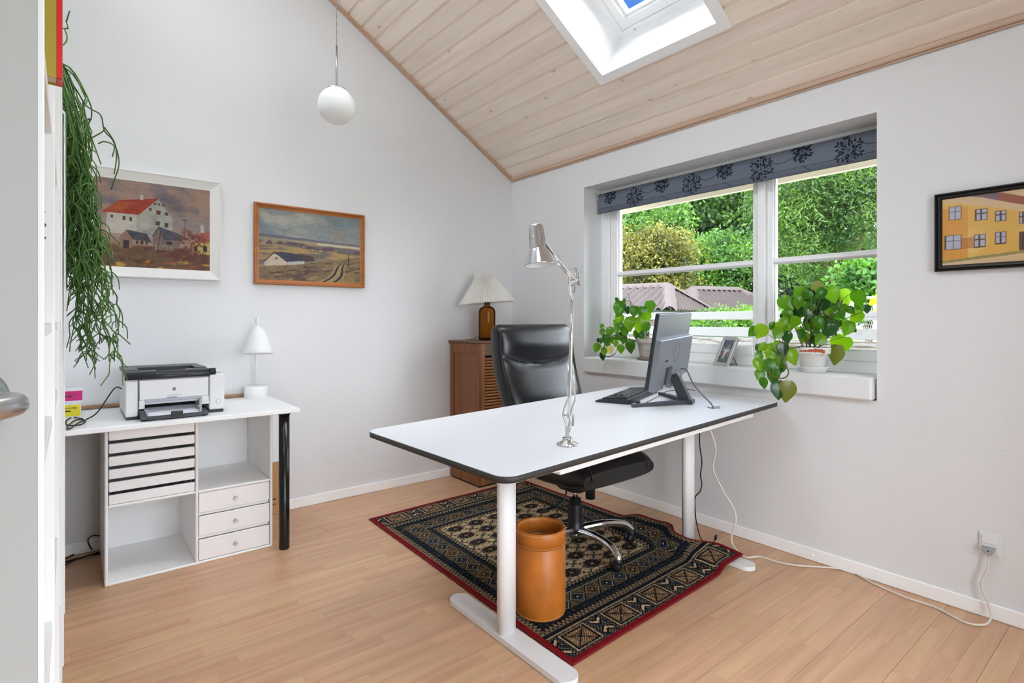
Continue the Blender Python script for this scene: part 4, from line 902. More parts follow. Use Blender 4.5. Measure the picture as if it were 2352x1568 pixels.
    e = np.zeros((len(X), 3))+navy; e = mixc(e, cream*.75, (np.sin(X*420)*np.sin(Yy*390) > .35)); e = mixc(e, blue*.55, (tri(X+Yy*.6, .05) > .72)); e = mixc(e, cream, (np.abs(blk-1.0) < .05)); e = mixc(e, navy*.6, (blk < .95) & (tri(ex_, .16) > .35)); e = mixc(e, brown*.9, (blk < .80)); e = mixc(e, cream, (blk < .74) & (np.sin(X*560)*np.sin(Yy*520) > .15)); e = mixc(e, brown*.7, (blk < .50) & (np.sin(X*500+1)*np.sin(Yy*470) > .2)); e = mixc(e, navy, (blk < .7) & (np.abs(ex_-ey_*.66) < .045))
    dg = np.abs((ex_-1)*.5+(ey_-.3)*.35); e = mixc(e, cream*1.05, (ex_ > .78) & (dg < .035)); e = mixc(e, navy*.6, (ex_ > .76) & (dg > .04) & (dg < .09))
    c = np.where(m[:, None], e, c); c = put((np.abs(dy-.156) < .003) & (dx > .022), cream*.9); c = put((np.abs(dx-.0235) < .002) & (dy < .155), navy)
    edge = np.minimum(dx, dy) < .021; c = np.where(edge[:, None], red, c)
    c = c*(.86+.28*knot)[:, None]; c = np.where((speck | edge)[:, None], c, c*.86)
    return c
rug = thing('oriental_rug', 'dark blue and cream oriental rug with red border under desk', 'rug', (-.87, -1.3, 0))
me = npmesh('pile', np.stack([rx+.87, ry+1.3, rz], 1), gridfaces(NRX, NRY)[:, ::1], True)
setprint(me, rug_pattern(s_*1.21, t_*1.69, 1.21, 1.69)); obj('pile', me, colattr('rug_wool', .95, .1, .5, 700), rug)
edge = [(s, 0) for s in np.linspace(0, 1, 60)]+[(1, t) for t in np.linspace(0, 1, 90)][1:]+[(s, 1) for s in np.linspace(1, 0, 60)][1:]+[(0, t) for t in np.linspace(1, 0, 90)][1:]
pe_ = []
for (s, t) in edge:
    x, y = rug_xy(s, t); x = float(rug_pull(np.array(x), np.array(y), np.array(s))); z = float(rug_z(np.array(x), np.array(y), np.array(s), np.array(t))); pe_.append(Vector((x+.87+.0012*math.sin(s*80+t*130), y+1.3, z-.0036)))
m2 = MB(); m2.tube(pe_, .0044, 8); m2.build('binding', mat('red_binding', (112, 14, 22), .9, bump=.4, bscale=500), rug)
m2 = MB(); P = []
for p in pe_: P.append([p+Vector((0, 0, .0)), Vector((p.x, p.y, max(.0005, p.z-.006) if p.z < .012 else p.z-.006))])
m2.grid(P, False); m2.build('backing_edge', mat('rug_backing', (120, 92, 66), .9), rug)

# ---- sit-stand desk (its top leans a little: one column is wound higher)
A_, B_ = .030, .027
EX = Vector((math.cos(A_)*math.cos(B_), math.sin(A_)*math.cos(B_), math.sin(B_))); EY = Vector((-math.sin(A_), math.cos(A_), 0)); EZ = EX.cross(EY)
DO = Vector((-.957, -1.78, .739)); MD = Matrix(((EX.x, EY.x, EZ.x, DO.x), (EX.y, EY.y, EZ.y, DO.y), (EX.z, EY.z, EZ.z, DO.z), (0, 0, 0, 1)))
def onDesk(u, v, h=0.0):
    r = ray(u, v); q = CAM+r*(((DO+EZ*h-CAM).dot(EZ))/r.dot(EZ)); return q
dk = thing('sit_stand_desk', 'white height-adjustable desk with dark edge on two white columns', 'desk', (-.945, -1.85, 0))
def rrect(w, h, r, n=8):
    out = []
    for (cx_, cy_, a0) in ((w/2-r, -h/2+r, -PI/2), (w/2-r, h/2-r, 0), (-w/2+r, h/2-r, PI/2), (-w/2+r, -h/2+r, PI)):
        for k in range(n+1):
            a = a0+PI/2*k/n; out.append((cx_+r*math.cos(a), cy_+r*math.sin(a)))
    return out
Md = Matrix.Translation(-dk.location) @ MD
poly = rrect(1.80, .90, .055); inner_ = rrect(1.796, .896, .053)
m2 = MB(); m2.prism(poly, -.021, -.0016, Md, True); m2.build('dark_edge', mat('dark_linoleum_edge', (56, 53, 50), .5), dk)
m2 = MB(); m2.prism(inner_, -.0016, 0, Md); m2.build('desk_top', mat('white_laminate', (232, 233, 235), .33, bump=.02, bscale=500), dk)
m2 = MB(); m2.prism(rrect(1.79, .89, .05), -.0235, -.0212, Md); m2.build('underside', mat('white_underside', (224, 219, 212), .5), dk)
M_dk = mat('white_powder_coat', (232, 232, 231), .42)
m2 = MB()
for yy in (-.395, -.06): m2.box(-.62, .72, yy, yy+.05, -.062, -.024, .003, Md)
m2.build('beam', M_dk, dk)
m2 = MB(); m2.prism([(-.62, -.395), (-.62, -.345), (-.70, -.335), (-.70, -.352)], -.050, -.024, Md); m2.build('beam_end', M_dk, dk)
for (fx_, fy_, zt_) in ((-1.560, -1.905, .70), (-.332, -1.862, .745)):
    m2 = MB(); m2.prism([(fx_+x, fy_+y) for x, y in rrect(.082, .70, .0405, 10)], .002, .022, Matrix.Translation(-dk.location)); m2.build('foot', M_dk, dk)
    ov = [(fx_+.0385*math.cos(a), fy_+.028*math.sin(a)) for a in np.linspace(0, 2*PI, 41)[:-1]]
    zz = (MD @ Vector(((Vector((fx_, fy_, 0))-DO).dot(EX), (Vector((fx_, fy_, 0))-DO).dot(EY), -.024))).z
    m2 = MB(); m2.prism(ov, .022, zz, Matrix.Translation(-dk.location), True); m2.build('column', M_dk, dk)
    m2 = MB(); m2.box(fx_-.035, fx_+.035, fy_-.25, fy_+.30, zz-.02, zz-.0005, .003, Matrix.Translation(-dk.location)); m2.build('support_arm', M_dk, dk)
gq = onDesk(1642, 935.5); m2 = MB(); m2.lathe([(.024, -.002), (.024, .0008), (.031, .0012), (.031, .0024), (.024, .003), (.022, .0)], 28, Matrix.Translation(gq-dk.location) @ MD.to_3x3().to_4x4(), caps=False); m2.lathe([(0, .0004), (.022, .0004)], 20, Matrix.Translation(gq-dk.location) @ MD.to_3x3().to_4x4(), caps=False); m2.build('cable_grommet', M_brushed, dk)
m2 = MB(); m2.box(-1.49, -1.30, -2.02, -1.93, .690, .702, M=Matrix.Translation(-dk.location)); m2.build('handset', M_black, dk)

# ---- chrome architect lamp plugged into the desk top
q0 = onDesk(1303, 1021); d0 = (q0-CAM).dot(FW)
al_ = thing('architect_lamp', 'chrome spring-arm desk lamp with ribbed cone shade mounted on desk', 'lamp', q0)
def L(u, v, dd=0.0): return atD(u, v, d0+dd)-q0
def zp(v): return (VH-v)/FPX*d0+HC-q0.z
m2 = MB(); m2.lathe([(.0355, 0), (.0365, .001), (.0365, .004), (.034, .0055), (.027, .007), (.027, .009), (.024, .010), (.018, .0105), (.018, .024), (.0165, .0255), (0, .0255)], 36, Matrix.Translation((0, 0, .0006)) @ MD.to_3x3().to_4x4()); m2.build('base', M_chrome, al_)
m2 = MB(); m2.box(-.0068, .0068, -.004, .004, .025, .067, .002, Matrix.Rotation(-YAW, 4, 'Z')); 
fork = [L(1304, 986), L(1298, 968), L(1293.5, 953), L(1296, 938), L(1304.5, 916)]; fork2 = [L(1305, 986), L(1308, 970), L(1310, 955), L(1315, 935), L(1321, 917)]
m2.tube(spline(fork, 5), .0028, 8); m2.tube(spline(fork2, 5), .0028, 8); m2.cyl(L(1294, 953), L(1310, 953), .0032, n=10); m2.build('lower_bracket', mat('satin_steel', (178, 178, 178), .3, .9), al_)
m2 = MB(); m2.tube([L(1306.5, 960), L(1309, 900), L(1311, 800), L(1313.3, 690)], [.0060, .0060, .0060, .0060], 12); m2.build('lower_arm', M_chrome, al_)
m2 = MB()
for (a, b) in (((1304.5, 917), (1305.5, 833)), ((1321, 917), (1315.5, 833))): m2.tube([L(*a, .004), L(*b, .004)], .0024, 8)
m2.build('spring_rod', M_chrome, al_)
m2 = MB(); m2.tube([L(1316, 690), L(1314.5, 760, -.005), L(1312, 850, -.005), L(1308, 950, -.005), L(1312, 975, -.008), L(1309, 992, -.004)], .0024, 8); m2.build('cable', mat('ivory_cable', (214, 210, 196), .45), al_)
m2 = MB(); m2.tube(spline([L(1313.5, 690), L(1310.5, 672), L(1309, 655), L(1307.5, 650), L(1308, 617)], 4), .003, 8); m2.tube([L(1318, 672), L(1322.5, 650), L(1323, 617)], .0028, 8); m2.cyl(L(1307, 655), L(1334, 655), .0026, n=8); m2.cyl(L(1293, 611), L(1324, 616), .0022, n=8)
m2.build('elbow_bracket', mat('satin_steel', (178, 178, 178), .3, .9), al_)
m2 = MB(); m2.tube([L(1319, 648), L(1300, 621), L(1278, 590), L(1250, 556)], .0062, 12); m2.tube([L(1313, 648, .012), L(1296, 622, .012), L(1281, 606, .012)], .0034, 8); m2.build('upper_arm', M_chrome, al_)
m2 = MB(); m2.tube(spline([L(1315, 688, -.006), L(1306, 664, -.012), L(1311, 650, -.014), L(1329, 642, -.012), L(1318, 638, -.008), L(1280, 592, -.008), L(1250, 552, -.008), L(1241, 544, -.012), L(1222, 544, -.03), L(1236, 534, -.022)], 5), .0025, 8); m2.build('cable', mat('ivory_cable', (214, 210, 196), .45), al_)
for (u, v0, v1) in ((1330, 626, 654), (1317, 952, 978)):
    m2 = MB(); p0, p1 = L(u, v0, -.012), L(u-1.5, v1, -.012); m2.tube([p0, (p0+p1)/2, p1], .0055, 12, flat=.35); m2.build('tension_lever', mat('satin_steel', (178, 178, 178), .3, .9), al_)
st, sb = L(1230.5, 517), L(1239, 606, -.012); ax = (sb-st).normalized(); ln = (sb-st).length; Ms = Matrix.Translation(st) @ ax.to_track_quat('Z', 'Y').to_matrix().to_4x4()
k = d0/FPX; prof = [(.0, .0), (15.2*k, 0), (16.4*k, 1.5*k), (17.0*k, 6*k), (18.3*k, 28*k), (20.0*k, 55*k)]
for i in range(9): a = i/8; prof += [((20.4+13.2*a**.9)*k, ((57+33*a)*k)), ((19.9+13.4*(a+.06)**.9)*k, (58.5+33*a)*k)]
prof += [(34.2*k, 92.0*k), (34.2*k, 93.5*k), (33.2*k, 93.5*k)]
m2 = MB(); m2.lathe(prof, 48, Ms, caps=False); sh = m2.build('shade', mat('polished_aluminium', (205, 206, 208), .2, 1.0), al_)
m2 = MB(); m2.lathe([(33.0*k, 93.2*k), (20*k, 57*k), (18*k, 30*k), (15*k, 4*k), (0, 3*k)], 40, Ms, caps=False); m2.build('reflector', mat('white_reflector', (232, 234, 234), .4), sh)
m2 = MB(); m2.cyl(L(1236, 545, -.015), L(1250, 552, -.002), .005, n=10); m2.build('shade_joint', M_chrome, al_)

# ---- monitor
FM = Vector((-.29, .957, 0)).normalized(); WM = Vector((FM.y, -FM.x, 0))      # screen faces FM, WM runs along the panel
hq = onDesk(1585, 921); nb_ = Vector((-.430, -1.905, 0)); nb_.z = DO.z-((nb_.x-DO.x)*EZ.x+(nb_.y-DO.y)*EZ.y)/EZ.z+.0005
Mm = Matrix(((WM.x, FM.x, 0, nb_.x), (WM.y, FM.y, 0, nb_.y), (0, 0, 1, nb_.z), (0, 0, 0, 1))) 
Mm = Matrix.Translation(nb_) @ (MD.to_3x3() @ Matrix(((WM.x, FM.x, 0), (WM.y, FM.y, 0), (0, 0, 1)))).to_4x4()
mo = thing('computer_monitor', 'dark grey flat monitor seen from behind on V-shaped stand', 'monitor', M=Mm)
M_mon = mat('brushed_grey_plastic', (122, 126, 130), .34, .35, bump=.06, bscale=60, stretch=(1, 1, 40)); M_mond = mat('dark_grey_plastic', (52, 55, 60), .38)
PWm, PHm, tilt = .565, .362, math.radians(9.5)
Mp = Matrix.Translation((0, .098, .095)) @ Matrix.Rotation(tilt, 4, 'X')      # panel local: x width, y towards viewer of the screen, z up
m2 = MB(); m2.box(-PWm/2, PWm/2, -.006, .010, 0, PHm, .003, Mp); m2.build('panel_rim', mat('black_rim', (34, 35, 38), .35), mo)
m2 = MB(); m2.box(-PWm/2+.006, PWm/2-.006, .0101, .0108, .012, PHm-.006, 0, Mp); m2.build('screen', mat('screen_black', (12, 13, 15), .15), mo)
m2 = MB(); m2.box(-PWm/2+.003, PWm/2-.003, -.011, -.0062, .003, PHm-.002, .003, Mp); m2.build('back_shell', M_mon, mo)
# bulging lower housing with cut-outs
m2 = MB()
x0, x1, zt2 = -PWm/2+.004, PWm/2-.004, PHm*.665
prof = [(0, -.0112), (0, -.020), (.012, -.034), (zt2-.004, -.034), (zt2, -.030), (zt2, -.0112)]
Mq = Mp @ Matrix(((0, 0, 1, 0), (0, 1, 0, 0), (1, 0, 0, 0), (0, 0, 0, 1)))
def house(a, b, zlo=None):
    pr = prof if zlo is None else [(zlo, -.0112), (zlo, -.034), (zt2-.004, -.034), (zt2, -.030), (zt2, -.0112)]
    m2.prism([(p[0], p[1]) for p in pr], a, b, Mq)
house(x0, -.135, -.004); house(-.135, -.03, .1); house(-.03, .075, -.012); house(.075, x1, .035)
hs = m2.build('housing', M_mon, mo)
m2 = MB(); m2.box(-.134, -.031, -.0135, -.0114, .0, .1, 0, Mp); m2.build('socket_bay', M_mond, hs)
m2 = MB(); m2.box(-.120, -.066, -.0145, -.0136, .012, .068, 0, Mp); m2.build('rating_label', mat('label_grey', (190, 196, 196), .5), hs)
for i in range(6):
    m2 = MB(); m2.box(-.116, -.072-.006*(i % 3), -.0148, -.0146, .018+.008*i, .0195+.008*i, 0, Mp); m2.build('label_line', M_mond, hs)
m2 = MB()
for b in ((-.02, .045, -.0345, -.0341, .115, .1156), (-.02, .045, -.0345, -.0341, .218, .2186), (-.02, -.0194, -.0345, -.0341, .115, .2186), (.0444, .045, -.0345, -.0341, .115, .2186), (-.075, -.045, -.0345, -.0341, .170, .1705), (-.075, -.045, -.0345, -.0341, .2165, .217), (-.075, -.0745, -.0345, -.0341, .17, .217), (-.0455, -.045, -.0345, -.0341, .17, .217)): m2.box(*b, M=Mp)
for (x, z) in ((-.012, .125), (.037, .125), (-.012, .208), (.037, .208)): m2.lathe([(.0028, 0), (.0028, .0012)], 10, Mp @ Matrix.Translation((x, -.034, z)) @ Matrix.Rotation(PI/2, 4, 'X'))
m2.build('cover_seam', M_mond, hs)
text('brand_lettering', 'SAMSUNG', .0125, M_mond, mo, Mp @ Matrix.Translation((-.173, -.0345, .130)) @ Matrix.Rotation(PI/2, 4, 'X'), .0004)
m2 = MB(); m2.prism([(-.045, .085), (-.018, .085), (.018, .0), (-.055, .0), (-.050, .012)], -.02, .02, Matrix(((0, 0, 1, 0), (1, 0, 0, 0), (0, 1, 0, 0), (0, 0, 0, 1))))
m2.v = []; m2.f = []; m2.sm = []
NK = Matrix(((0, 0, 1, 0), (1, 0, 0, 0), (0, 1, 0, 0), (0, 0, 0, 1)))
m2.prism([(.030, .150), (.068, .140), (.075, .115), (.055, .105), (.018, .006), (-.042, .006), (-.030, .024), (.022, .138)], -.021, .021, NK); m2.build('stand_neck', M_mond, mo)
m2 = MB()
def bar(p0, p1, w0, w1, h0, h1):
    p0, p1 = Vector(p0), Vector(p1); d = (p1-p0).normalized(); sd = Vector((-d.y, d.x, 0))
    vs = [p0+sd*w0, p0-sd*w0, p1-sd*w1, p1+sd*w1]; m2.add([Vector((v.x, v.y, .0005)) for v in vs]+[Vector((vs[0].x, vs[0].y, h0)), Vector((vs[1].x, vs[1].y, h0)), Vector((vs[2].x, vs[2].y, h1)), Vector((vs[3].x, vs[3].y, h1))], [(3, 2, 1, 0), (4, 5, 6, 7), (0, 1, 5, 4), (1, 2, 6, 5), (2, 3, 7, 6), (3, 0, 4, 7)])
bar((.008, -.030, 0), (-.218, .192, 0), .020, .010, .022, .014); bar((-.008, -.030, 0), (.218, .192, 0), .020, .010, .022, .014); m2.box(-.030, .030, -.045, .012, .0005, .022, .004); m2.build('stand_base', M_mond, mo)

# ---- keyboard with single keys
k0 = onDesk(1446.5, 929.5); kd = Vector((.473, .145, 0)).normalized(); kn = Vector((-kd.y, kd.x, 0))
Mk = Matrix.Translation(k0) @ (MD.to_3x3() @ Matrix(((kd.x, kn.x, 0), (kd.y, kn.y, 0), (0, 0, 1)))).to_4x4()
kb = thing('keyboard', 'black computer keyboard lying in front of monitor', 'keyboard', M=Mk)
KW, KD = .445, .185
m2 = MB(); m2.prism([(0, .001), (KD, .001), (KD, .008), (KD-.02, .014), (.03, .024), (0, .026)], 0, KW, Matrix(((0, 0, 1, 0), (1, 0, 0, 0), (0, 1, 0, 0), (0, 0, 0, 1)))); m2.build('case', mat('keyboard_black', (38, 40, 43), .4), kb)
sl = math.atan(.010/(KD-.05)); kmesh = {}
M_key = mat('key_cap', (34, 35, 38), .3)
rowsK = [[1]*15+[0]+[1, 1, 1]+[0]+[1]*4, [1]*13+[2]+[0]+[1]*3+[0]+[1]*4, [1.5]+[1]*12+[1.5]+[0]+[1]*3+[0]+[1]*4, [1.8]+[1]*11+[2.2]+[0, 0, 0, 0]+[0]+[1]*4, [2.3]+[1]*10+[2.7]+[0]+[0, 1, 0]+[0]+[1]*4, [1.3, 1.3, 1.3, 6.2, 1.3, 1.3, 1.3, 1]+[0]+[1]*3+[0]+[2, 1, 1]]
for r_, rw in enumerate(rowsK):
    tot = sum(w if w else .5 for w in rw); x = KW-.012; un = (KW-.024)/tot; yy = .028+r_*.0225
    for w in rw:
        ww = (w if w else .5)*un
        if w:
            key = round(ww, 4)
            if key not in kmesh:
                kk = MB(); a, b = ww/2-.0012, .0094; kk.add([(-a, -b, 0), (a, -b, 0), (a, b, 0), (-a, b, 0), (-a*.82, -b*.78, .0075), (a*.82, -b*.78, .0075), (a*.82, b*.78, .0075), (-a*.82, b*.78, .0075)], [(3, 2, 1, 0), (4, 5, 6, 7), (0, 1, 5, 4), (1, 2, 6, 5), (2, 3, 7, 6), (3, 0, 4, 7)]); kmesh[key] = kk.mesh('key')
            o = obj('key', kmesh[key], M_key, kb); o.location = (x-ww/2, yy, .0245-(yy-.028)*.075)
        x -= ww
for (nm, lab, pts_, r_, mm_) in (
    ('monitor_cable', 'dark grey cable running from monitor back into desk grommet', [Mm @ (Mp @ Vector((.12, -.0385, .07))), atD(1577, 850, 2.66), atD(1592, 880, 2.62), atD(1612, 905, 2.6), onDesk(1632, 925, .02), onDesk(1637, 934, .008), onDesk(1638.5, 936, .006)], .0034, mat('grey_cable', (84, 88, 94), .4)),
    ('keyboard_cable', 'thin black cable curving behind keyboard across the desk', [onDesk(1470, 931, .003), onDesk(1492, 920, .003), onDesk(1514, 909, .010), onDesk(1531, 899, .028), onDesk(1556, 895, .030), onDesk(1580, 893, .018), onDesk(1596, 897, .009)], .0018, M_rubber)):
    m2 = MB(); m2.tube(spline(pts_, 8), r_, 8); tag(m2.build(nm, mm_, None), lab, 'cable')
mq = onDesk(1466, 926); 
mu = thing('usb_hub', 'small black plug lying against the monitor foot beside keyboard', 'plug', mq+EZ*.002)
m2 = MB(); m2.box(-.028, .02, -.010, .012, 0, .012, .004, Matrix.Rotation(.6, 4, 'Z')); m2.build('body', M_black, mu)
m2 = MB(); m2.box(.0205, .032, -.005, .007, .003, .009, .001, Matrix.Rotation(.6, 4, 'Z')); m2.build('connector', M_brushed, mu)

# ---- leather office chair
ch_ = thing('office_chair', 'black leather office chair with chrome star base behind the desk', 'chair', (-.820, -1.530, .0112))
M_lea = mat('black_leather', (13, 14, 16), .30, spec=.6, bump=.14, bscale=140); M_pip = mat('leather_piping', (24, 25, 27), .3)
def shell(rings, mb_, close=True):
    P = rings; mb_.grid([[p for p in r]+[r[0]] for r in P], True)
    n0 = len(mb_.v); mb_.v += [tuple(p) for p in P[0]]; mb_.f.append(tuple(range(n0, n0+len(P[0])))); mb_.sm.append(True)
    n1 = len(mb_.v); mb_.v += [tuple(p) for p in P[-1]]; mb_.f.append(tuple(range(n1, n1+len(P[-1])))[::-1]); mb_.sm.append(True)
def sring(w, t, e, n=40):
    out = []
    for k in range(n):
        a = 2*PI*k/n; c_, s__ = math.cos(a), math.sin(a)
        out.append((w*math.copysign(abs(c_)**e, c_), t*math.copysign(abs(s__)**e, s__)))
    return out
SX = .085      # seat centre sits a little towards the window
def back_axis(b):   # b 0..1 bottom to top -> y, z
    return (.245+.19*b+.03*math.sin(b*PI*1.1)-.012*math.sin(b*2*PI), .47+.662*b)
def bulge(px, w, b):
    q2 = (px/w)**2
    return (.022*math.exp(-((b-.84)/.10)**2)+.022*math.exp(-((b-.40)/.17)**2)-.018*math.exp(-((b-(.655+.10*q2))/.020)**2)-.014*math.exp(-((b-(.19-.11*q2))/.028)**2))*max(0, 1-q2)**.5
rings = []
for i in range(73):
    b = i/72; y, z = back_axis(b)
    w = .250+.030*math.sin(min(b, .8)*PI*.62); t = .060+.010*math.sin(b*PI)
    if b > .93: q = (b-.93)/.07; w *= 1-.10*q**3; t *= math.sqrt(max(.05, 1-.9*q*q))
    if b < .06: q = (.06-b)/.06; w *= 1-.10*q*q; t *= 1-.5*q*q
    r = []
    for (px, py) in sring(w, t, .42):
        if py < 0:
            fx_ = 1-(px/w)**2; seam = .66+.10*(px/w)**2
            by = bulge(px, w, b)
            wr = .0016*math.sin(px*150+b*30)*math.exp(-((b-.58)/.12)**2)*fx_
            py = py-by+wr
        r.append(Vector((px+SX, y+py, z)))
    rings.append(r)
m2 = MB(); shell(rings, m2); bk = m2.build('backrest', M_lea, ch_)
def surf(px, b, off=.003):
    y, z = back_axis(b); w = .250+.030*math.sin(min(b, .8)*PI*.62); t = .060+.010*math.sin(b*PI); f_ = max(0, 1-(px/w)**2); 
    by = bulge(px, w, b)
    e = (1-abs(px/w)**(2/.42))**(.42/2) if abs(px) < w else 0
    return Vector((px+SX, y-t*e-by-off, z))
for db in (-.012, 0, .012):
    m2 = MB(); m2.tube([surf(x, .655+db+.10*(x/.28)**2, -.0005) for x in np.linspace(-.255, .255, 34)], .0032, 6); m2.build('seam_piping', M_pip, bk)
for db in (-.012, .010):
    m2 = MB(); m2.tube([surf(x, .19+db-.11*(x/.28)**2, -.0005) for x in np.linspace(-.22, .22, 26)], .0032, 6); m2.build('seam_piping', M_pip, bk)
for sg in (-1, 1):
    m2 = MB(); m2.tube([Vector((sg*(.248+.030*math.sin(min(b, .8)*PI*.62))*.985+SX, back_axis(b)[0]-.047, back_axis(b)[1])) for b in np.linspace(.03, .94, 30)], .003, 6); m2.build('edge_piping', M_pip, bk)
# seat cushion with rolled front
rings = []
for i in range(27):
    a = i/26; y = -.225+.50*a; zc_ = .418-.012*math.sin(a*PI)+.012*(1-a); t = .076; w = .275
    if a < .22: q = (.22-a)/.22; t = .076*math.sqrt(max(.14, 1-.78*q*q)); zc_ -= .020*q*q; w *= 1-.06*q*q
    if a > .85: q = (a-.85)/.15; t = .076*math.sqrt(max(.06, 1-.8*q*q)); w *= 1-.08*q*q
    rings.append([Vector((px+SX, y, zc_+py)) for px, py in sring(w, t, .55)])
m2 = MB(); shell(rings[::-1], m2); st = m2.build('seat', M_lea, ch_)
m2 = MB(); m2.tube([Vector((-.262*.98+SX, -.225+.5*a, .445-.012*math.sin(a*PI))) for a in np.linspace(.08, .9, 20)], .0035, 6); m2.build('seat_piping', M_pip, st)
m2 = MB(); m2.tube([Vector((SX-.195, -.20, .395+.0)), Vector((SX-.205, -.228, .415)), Vector((SX-.205, -.226, .440)), Vector((SX-.20, -.19, .475)), Vector((SX-.19, -.10, .485))], .0035, 6); m2.build('seat_piping', M_pip, st)
m2 = MB(); m2.tube([Vector((SX+.195, -.20, .395+.0)), Vector((SX+.205, -.228, .415)), Vector((SX+.205, -.226, .440)), Vector((SX+.20, -.19, .475)), Vector((SX+.19, -.10, .485))], .0035, 6); m2.build('seat_piping', M_pip, st)
m2 = MB(); m2.prism([(-.10, .335), (-.085, .31), (-.03, .300), (.05, .300), (.11, .322), (.13, .352), (-.11, .356)], -.055, .055, Matrix(((0, 0, 1, 0), (1, 0, 0, 0), (0, 1, 0, 0), (0, 0, 0, 1)))); m2.box(-.10, .16, -.10, .14, .350, .372, .004); m2.build('tilt_mechanism', M_black, ch_)
m2 = MB(); m2.tube([Vector((.02+SX, .13, .36)), Vector((.02+SX, .26, .345)), Vector((.02+SX, .31, .40)), Vector((.02+SX, .305, .56))], .022, 10, flat=.5); m2.build('back_bracket', M_black, ch_)
m2 = MB(); m2.lathe([(.024, .255), (.024, .308), (.027, .318), (.027, .336)], 20, Matrix.Translation((.055, -.052, 0))); m2.build('tension_knob', M_black, ch_)
m2 = MB(); m2.tube(spline([(-.045, -.01, .325), (-.075, -.015, .31), (-.095, -.02, .275), (-.135, -.025, .262), (-.185, -.03, .255)], 5), .005, 8); m2.box(-.235, -.165, -.042, -.018, .248, .258, .003); m2.build('height_lever', M_black, ch_)
m2 = MB(); m2.cyl((0, 0, .255), (0, 0, .305), .013, n=20); m2.build('gas_spring', M_chrome, ch_)
m2 = MB(); m2.lathe([(.040, .085), (.046, .095), (.046, .115), (.039, .125), (.039, .150), (.036, .222), (.036, .226), (.029, .227), (.029, .256), (0, .256)], 28); m2.build('column_cover', M_black, ch_)
m2 = MB(); m2.lathe([(.0, .058), (.026, .058), (.026, .09)], 24); m2.build('column_tip', M_brushed, ch_)
a0 = math.atan2(-1.656+1.530, -.544+.820)
for kx in range(5):
    a = a0+2*PI*kx/5; dr_ = Vector((math.cos(a), math.sin(a), 0)); 
    pts = spline([dr_*.03+Vector((0, 0, .100)), dr_*.12+Vector((0, 0, .110)), dr_*.20+Vector((0, 0, .112)), dr_*.27+Vector((0, 0, .098)), dr_*.305+Vector((0, 0, .072)), dr_*.312+Vector((0, 0, .058))], 5)
    m2 = MB(); m2.tube(pts, [.021]*8+[.018]*(len(pts)-8), 14); lg_ = m2.build('base_leg', M_chrome, ch_)
    c_ = dr_*.300; sd = Vector((-dr_.y, dr_.x, 0)); m2 = MB()
    Mw = Matrix.Translation(c_+Vector((0, 0, .0265))) @ Matrix.Rotation(math.atan2(sd.y, sd.x)+.5, 4, 'Z') @ Matrix.Rotation(PI/2, 4, 'Y')
    m2.lathe([(0, -.024), (.018, -.023), (.0255, -.016), (.0265, -.004), (.020, -.003), (.020, .003), (.0265, .004), (.0255, .016), (.018, .023), (0, .024)], 24, Mw, caps=False); m2.build('caster', M_black, lg_)
    m2 = MB(); m2.cyl(dr_*.312+Vector((0, 0, .030)), dr_*.312+Vector((0, 0, .064)), .017, n=14); m2.build('caster_socket', M_black, lg_)

# ---- leather waste bin
bp_ = Vector((-1.346, -1.853, .0092)); bi = thing('waste_bin', 'tan leather waste paper bin with white stitching standing on rug', 'bin', bp_)
m = mat('tan_leather', (182, 106, 34), .42, var=.22, vscale=9, bump=.06, bscale=160); R_, H_ = .0985, .335
m2 = MB(); m2.lathe([(0, .001), (R_*.985, .001), (R_, .006), (R_*1.0, H_-.001), (R_-.0015, H_), (R_-.0055, H_), (R_-.007, H_-.001), (R_-.007, .006), (0, .006)], 64, caps=False); m2.build('body', m, bi)
m2 = MB(); m2.lathe([(R_+.0002, H_-.062), (R_+.0018, H_-.0615), (R_+.0018, H_-.0005), (R_, H_+.0012), (R_-.0075, H_+.0012), (R_-.009, H_-.001), (R_-.009, H_-.060), (R_-.0072, H_-.061)], 64, caps=False); m2.build('rim_band', m, bi)
M_st = mat('cream_thread', (232, 200, 150), .7)
def stitches(z, r, n, nm):
    m3 = MB()
    for k_ in range(n):
        a = 2*PI*k_/n; b2 = 2*PI*(k_+.62)/n; m3.tube([Vector((r*math.cos(a), r*math.sin(a), z)), Vector((r*math.cos(b2), r*math.sin(b2), z))], .0007, 5)
    o = m3.build(nm, M_st, bi); o['kind'] = 'stuff'
stitches(H_-.008, R_+.002, 110, 'stitching'); stitches(H_-.056, R_+.002, 110, 'stitching'); stitches(.008, R_+.0006, 110, 'stitching'); stitches(H_-.054, R_-.0094, 100, 'stitching'); stitches(H_-.006, R_-.0094, 100, 'stitching')
m3 = MB(); va = math.atan2(-(bp_.y-CAM.y), -(bp_.x-CAM.x))+1.42
for k_ in range(44): z_ = .012+k_*.0072; m3.tube([Vector(((R_+.0012)*math.cos(va), (R_+.0012)*math.sin(va), z_)), Vector(((R_+.0012)*math.cos(va), (R_+.0012)*math.sin(va), z_+.0045))], .0007, 5)
o = m3.build('seam_stitching', M_st, bi); o['kind'] = 'stuff'

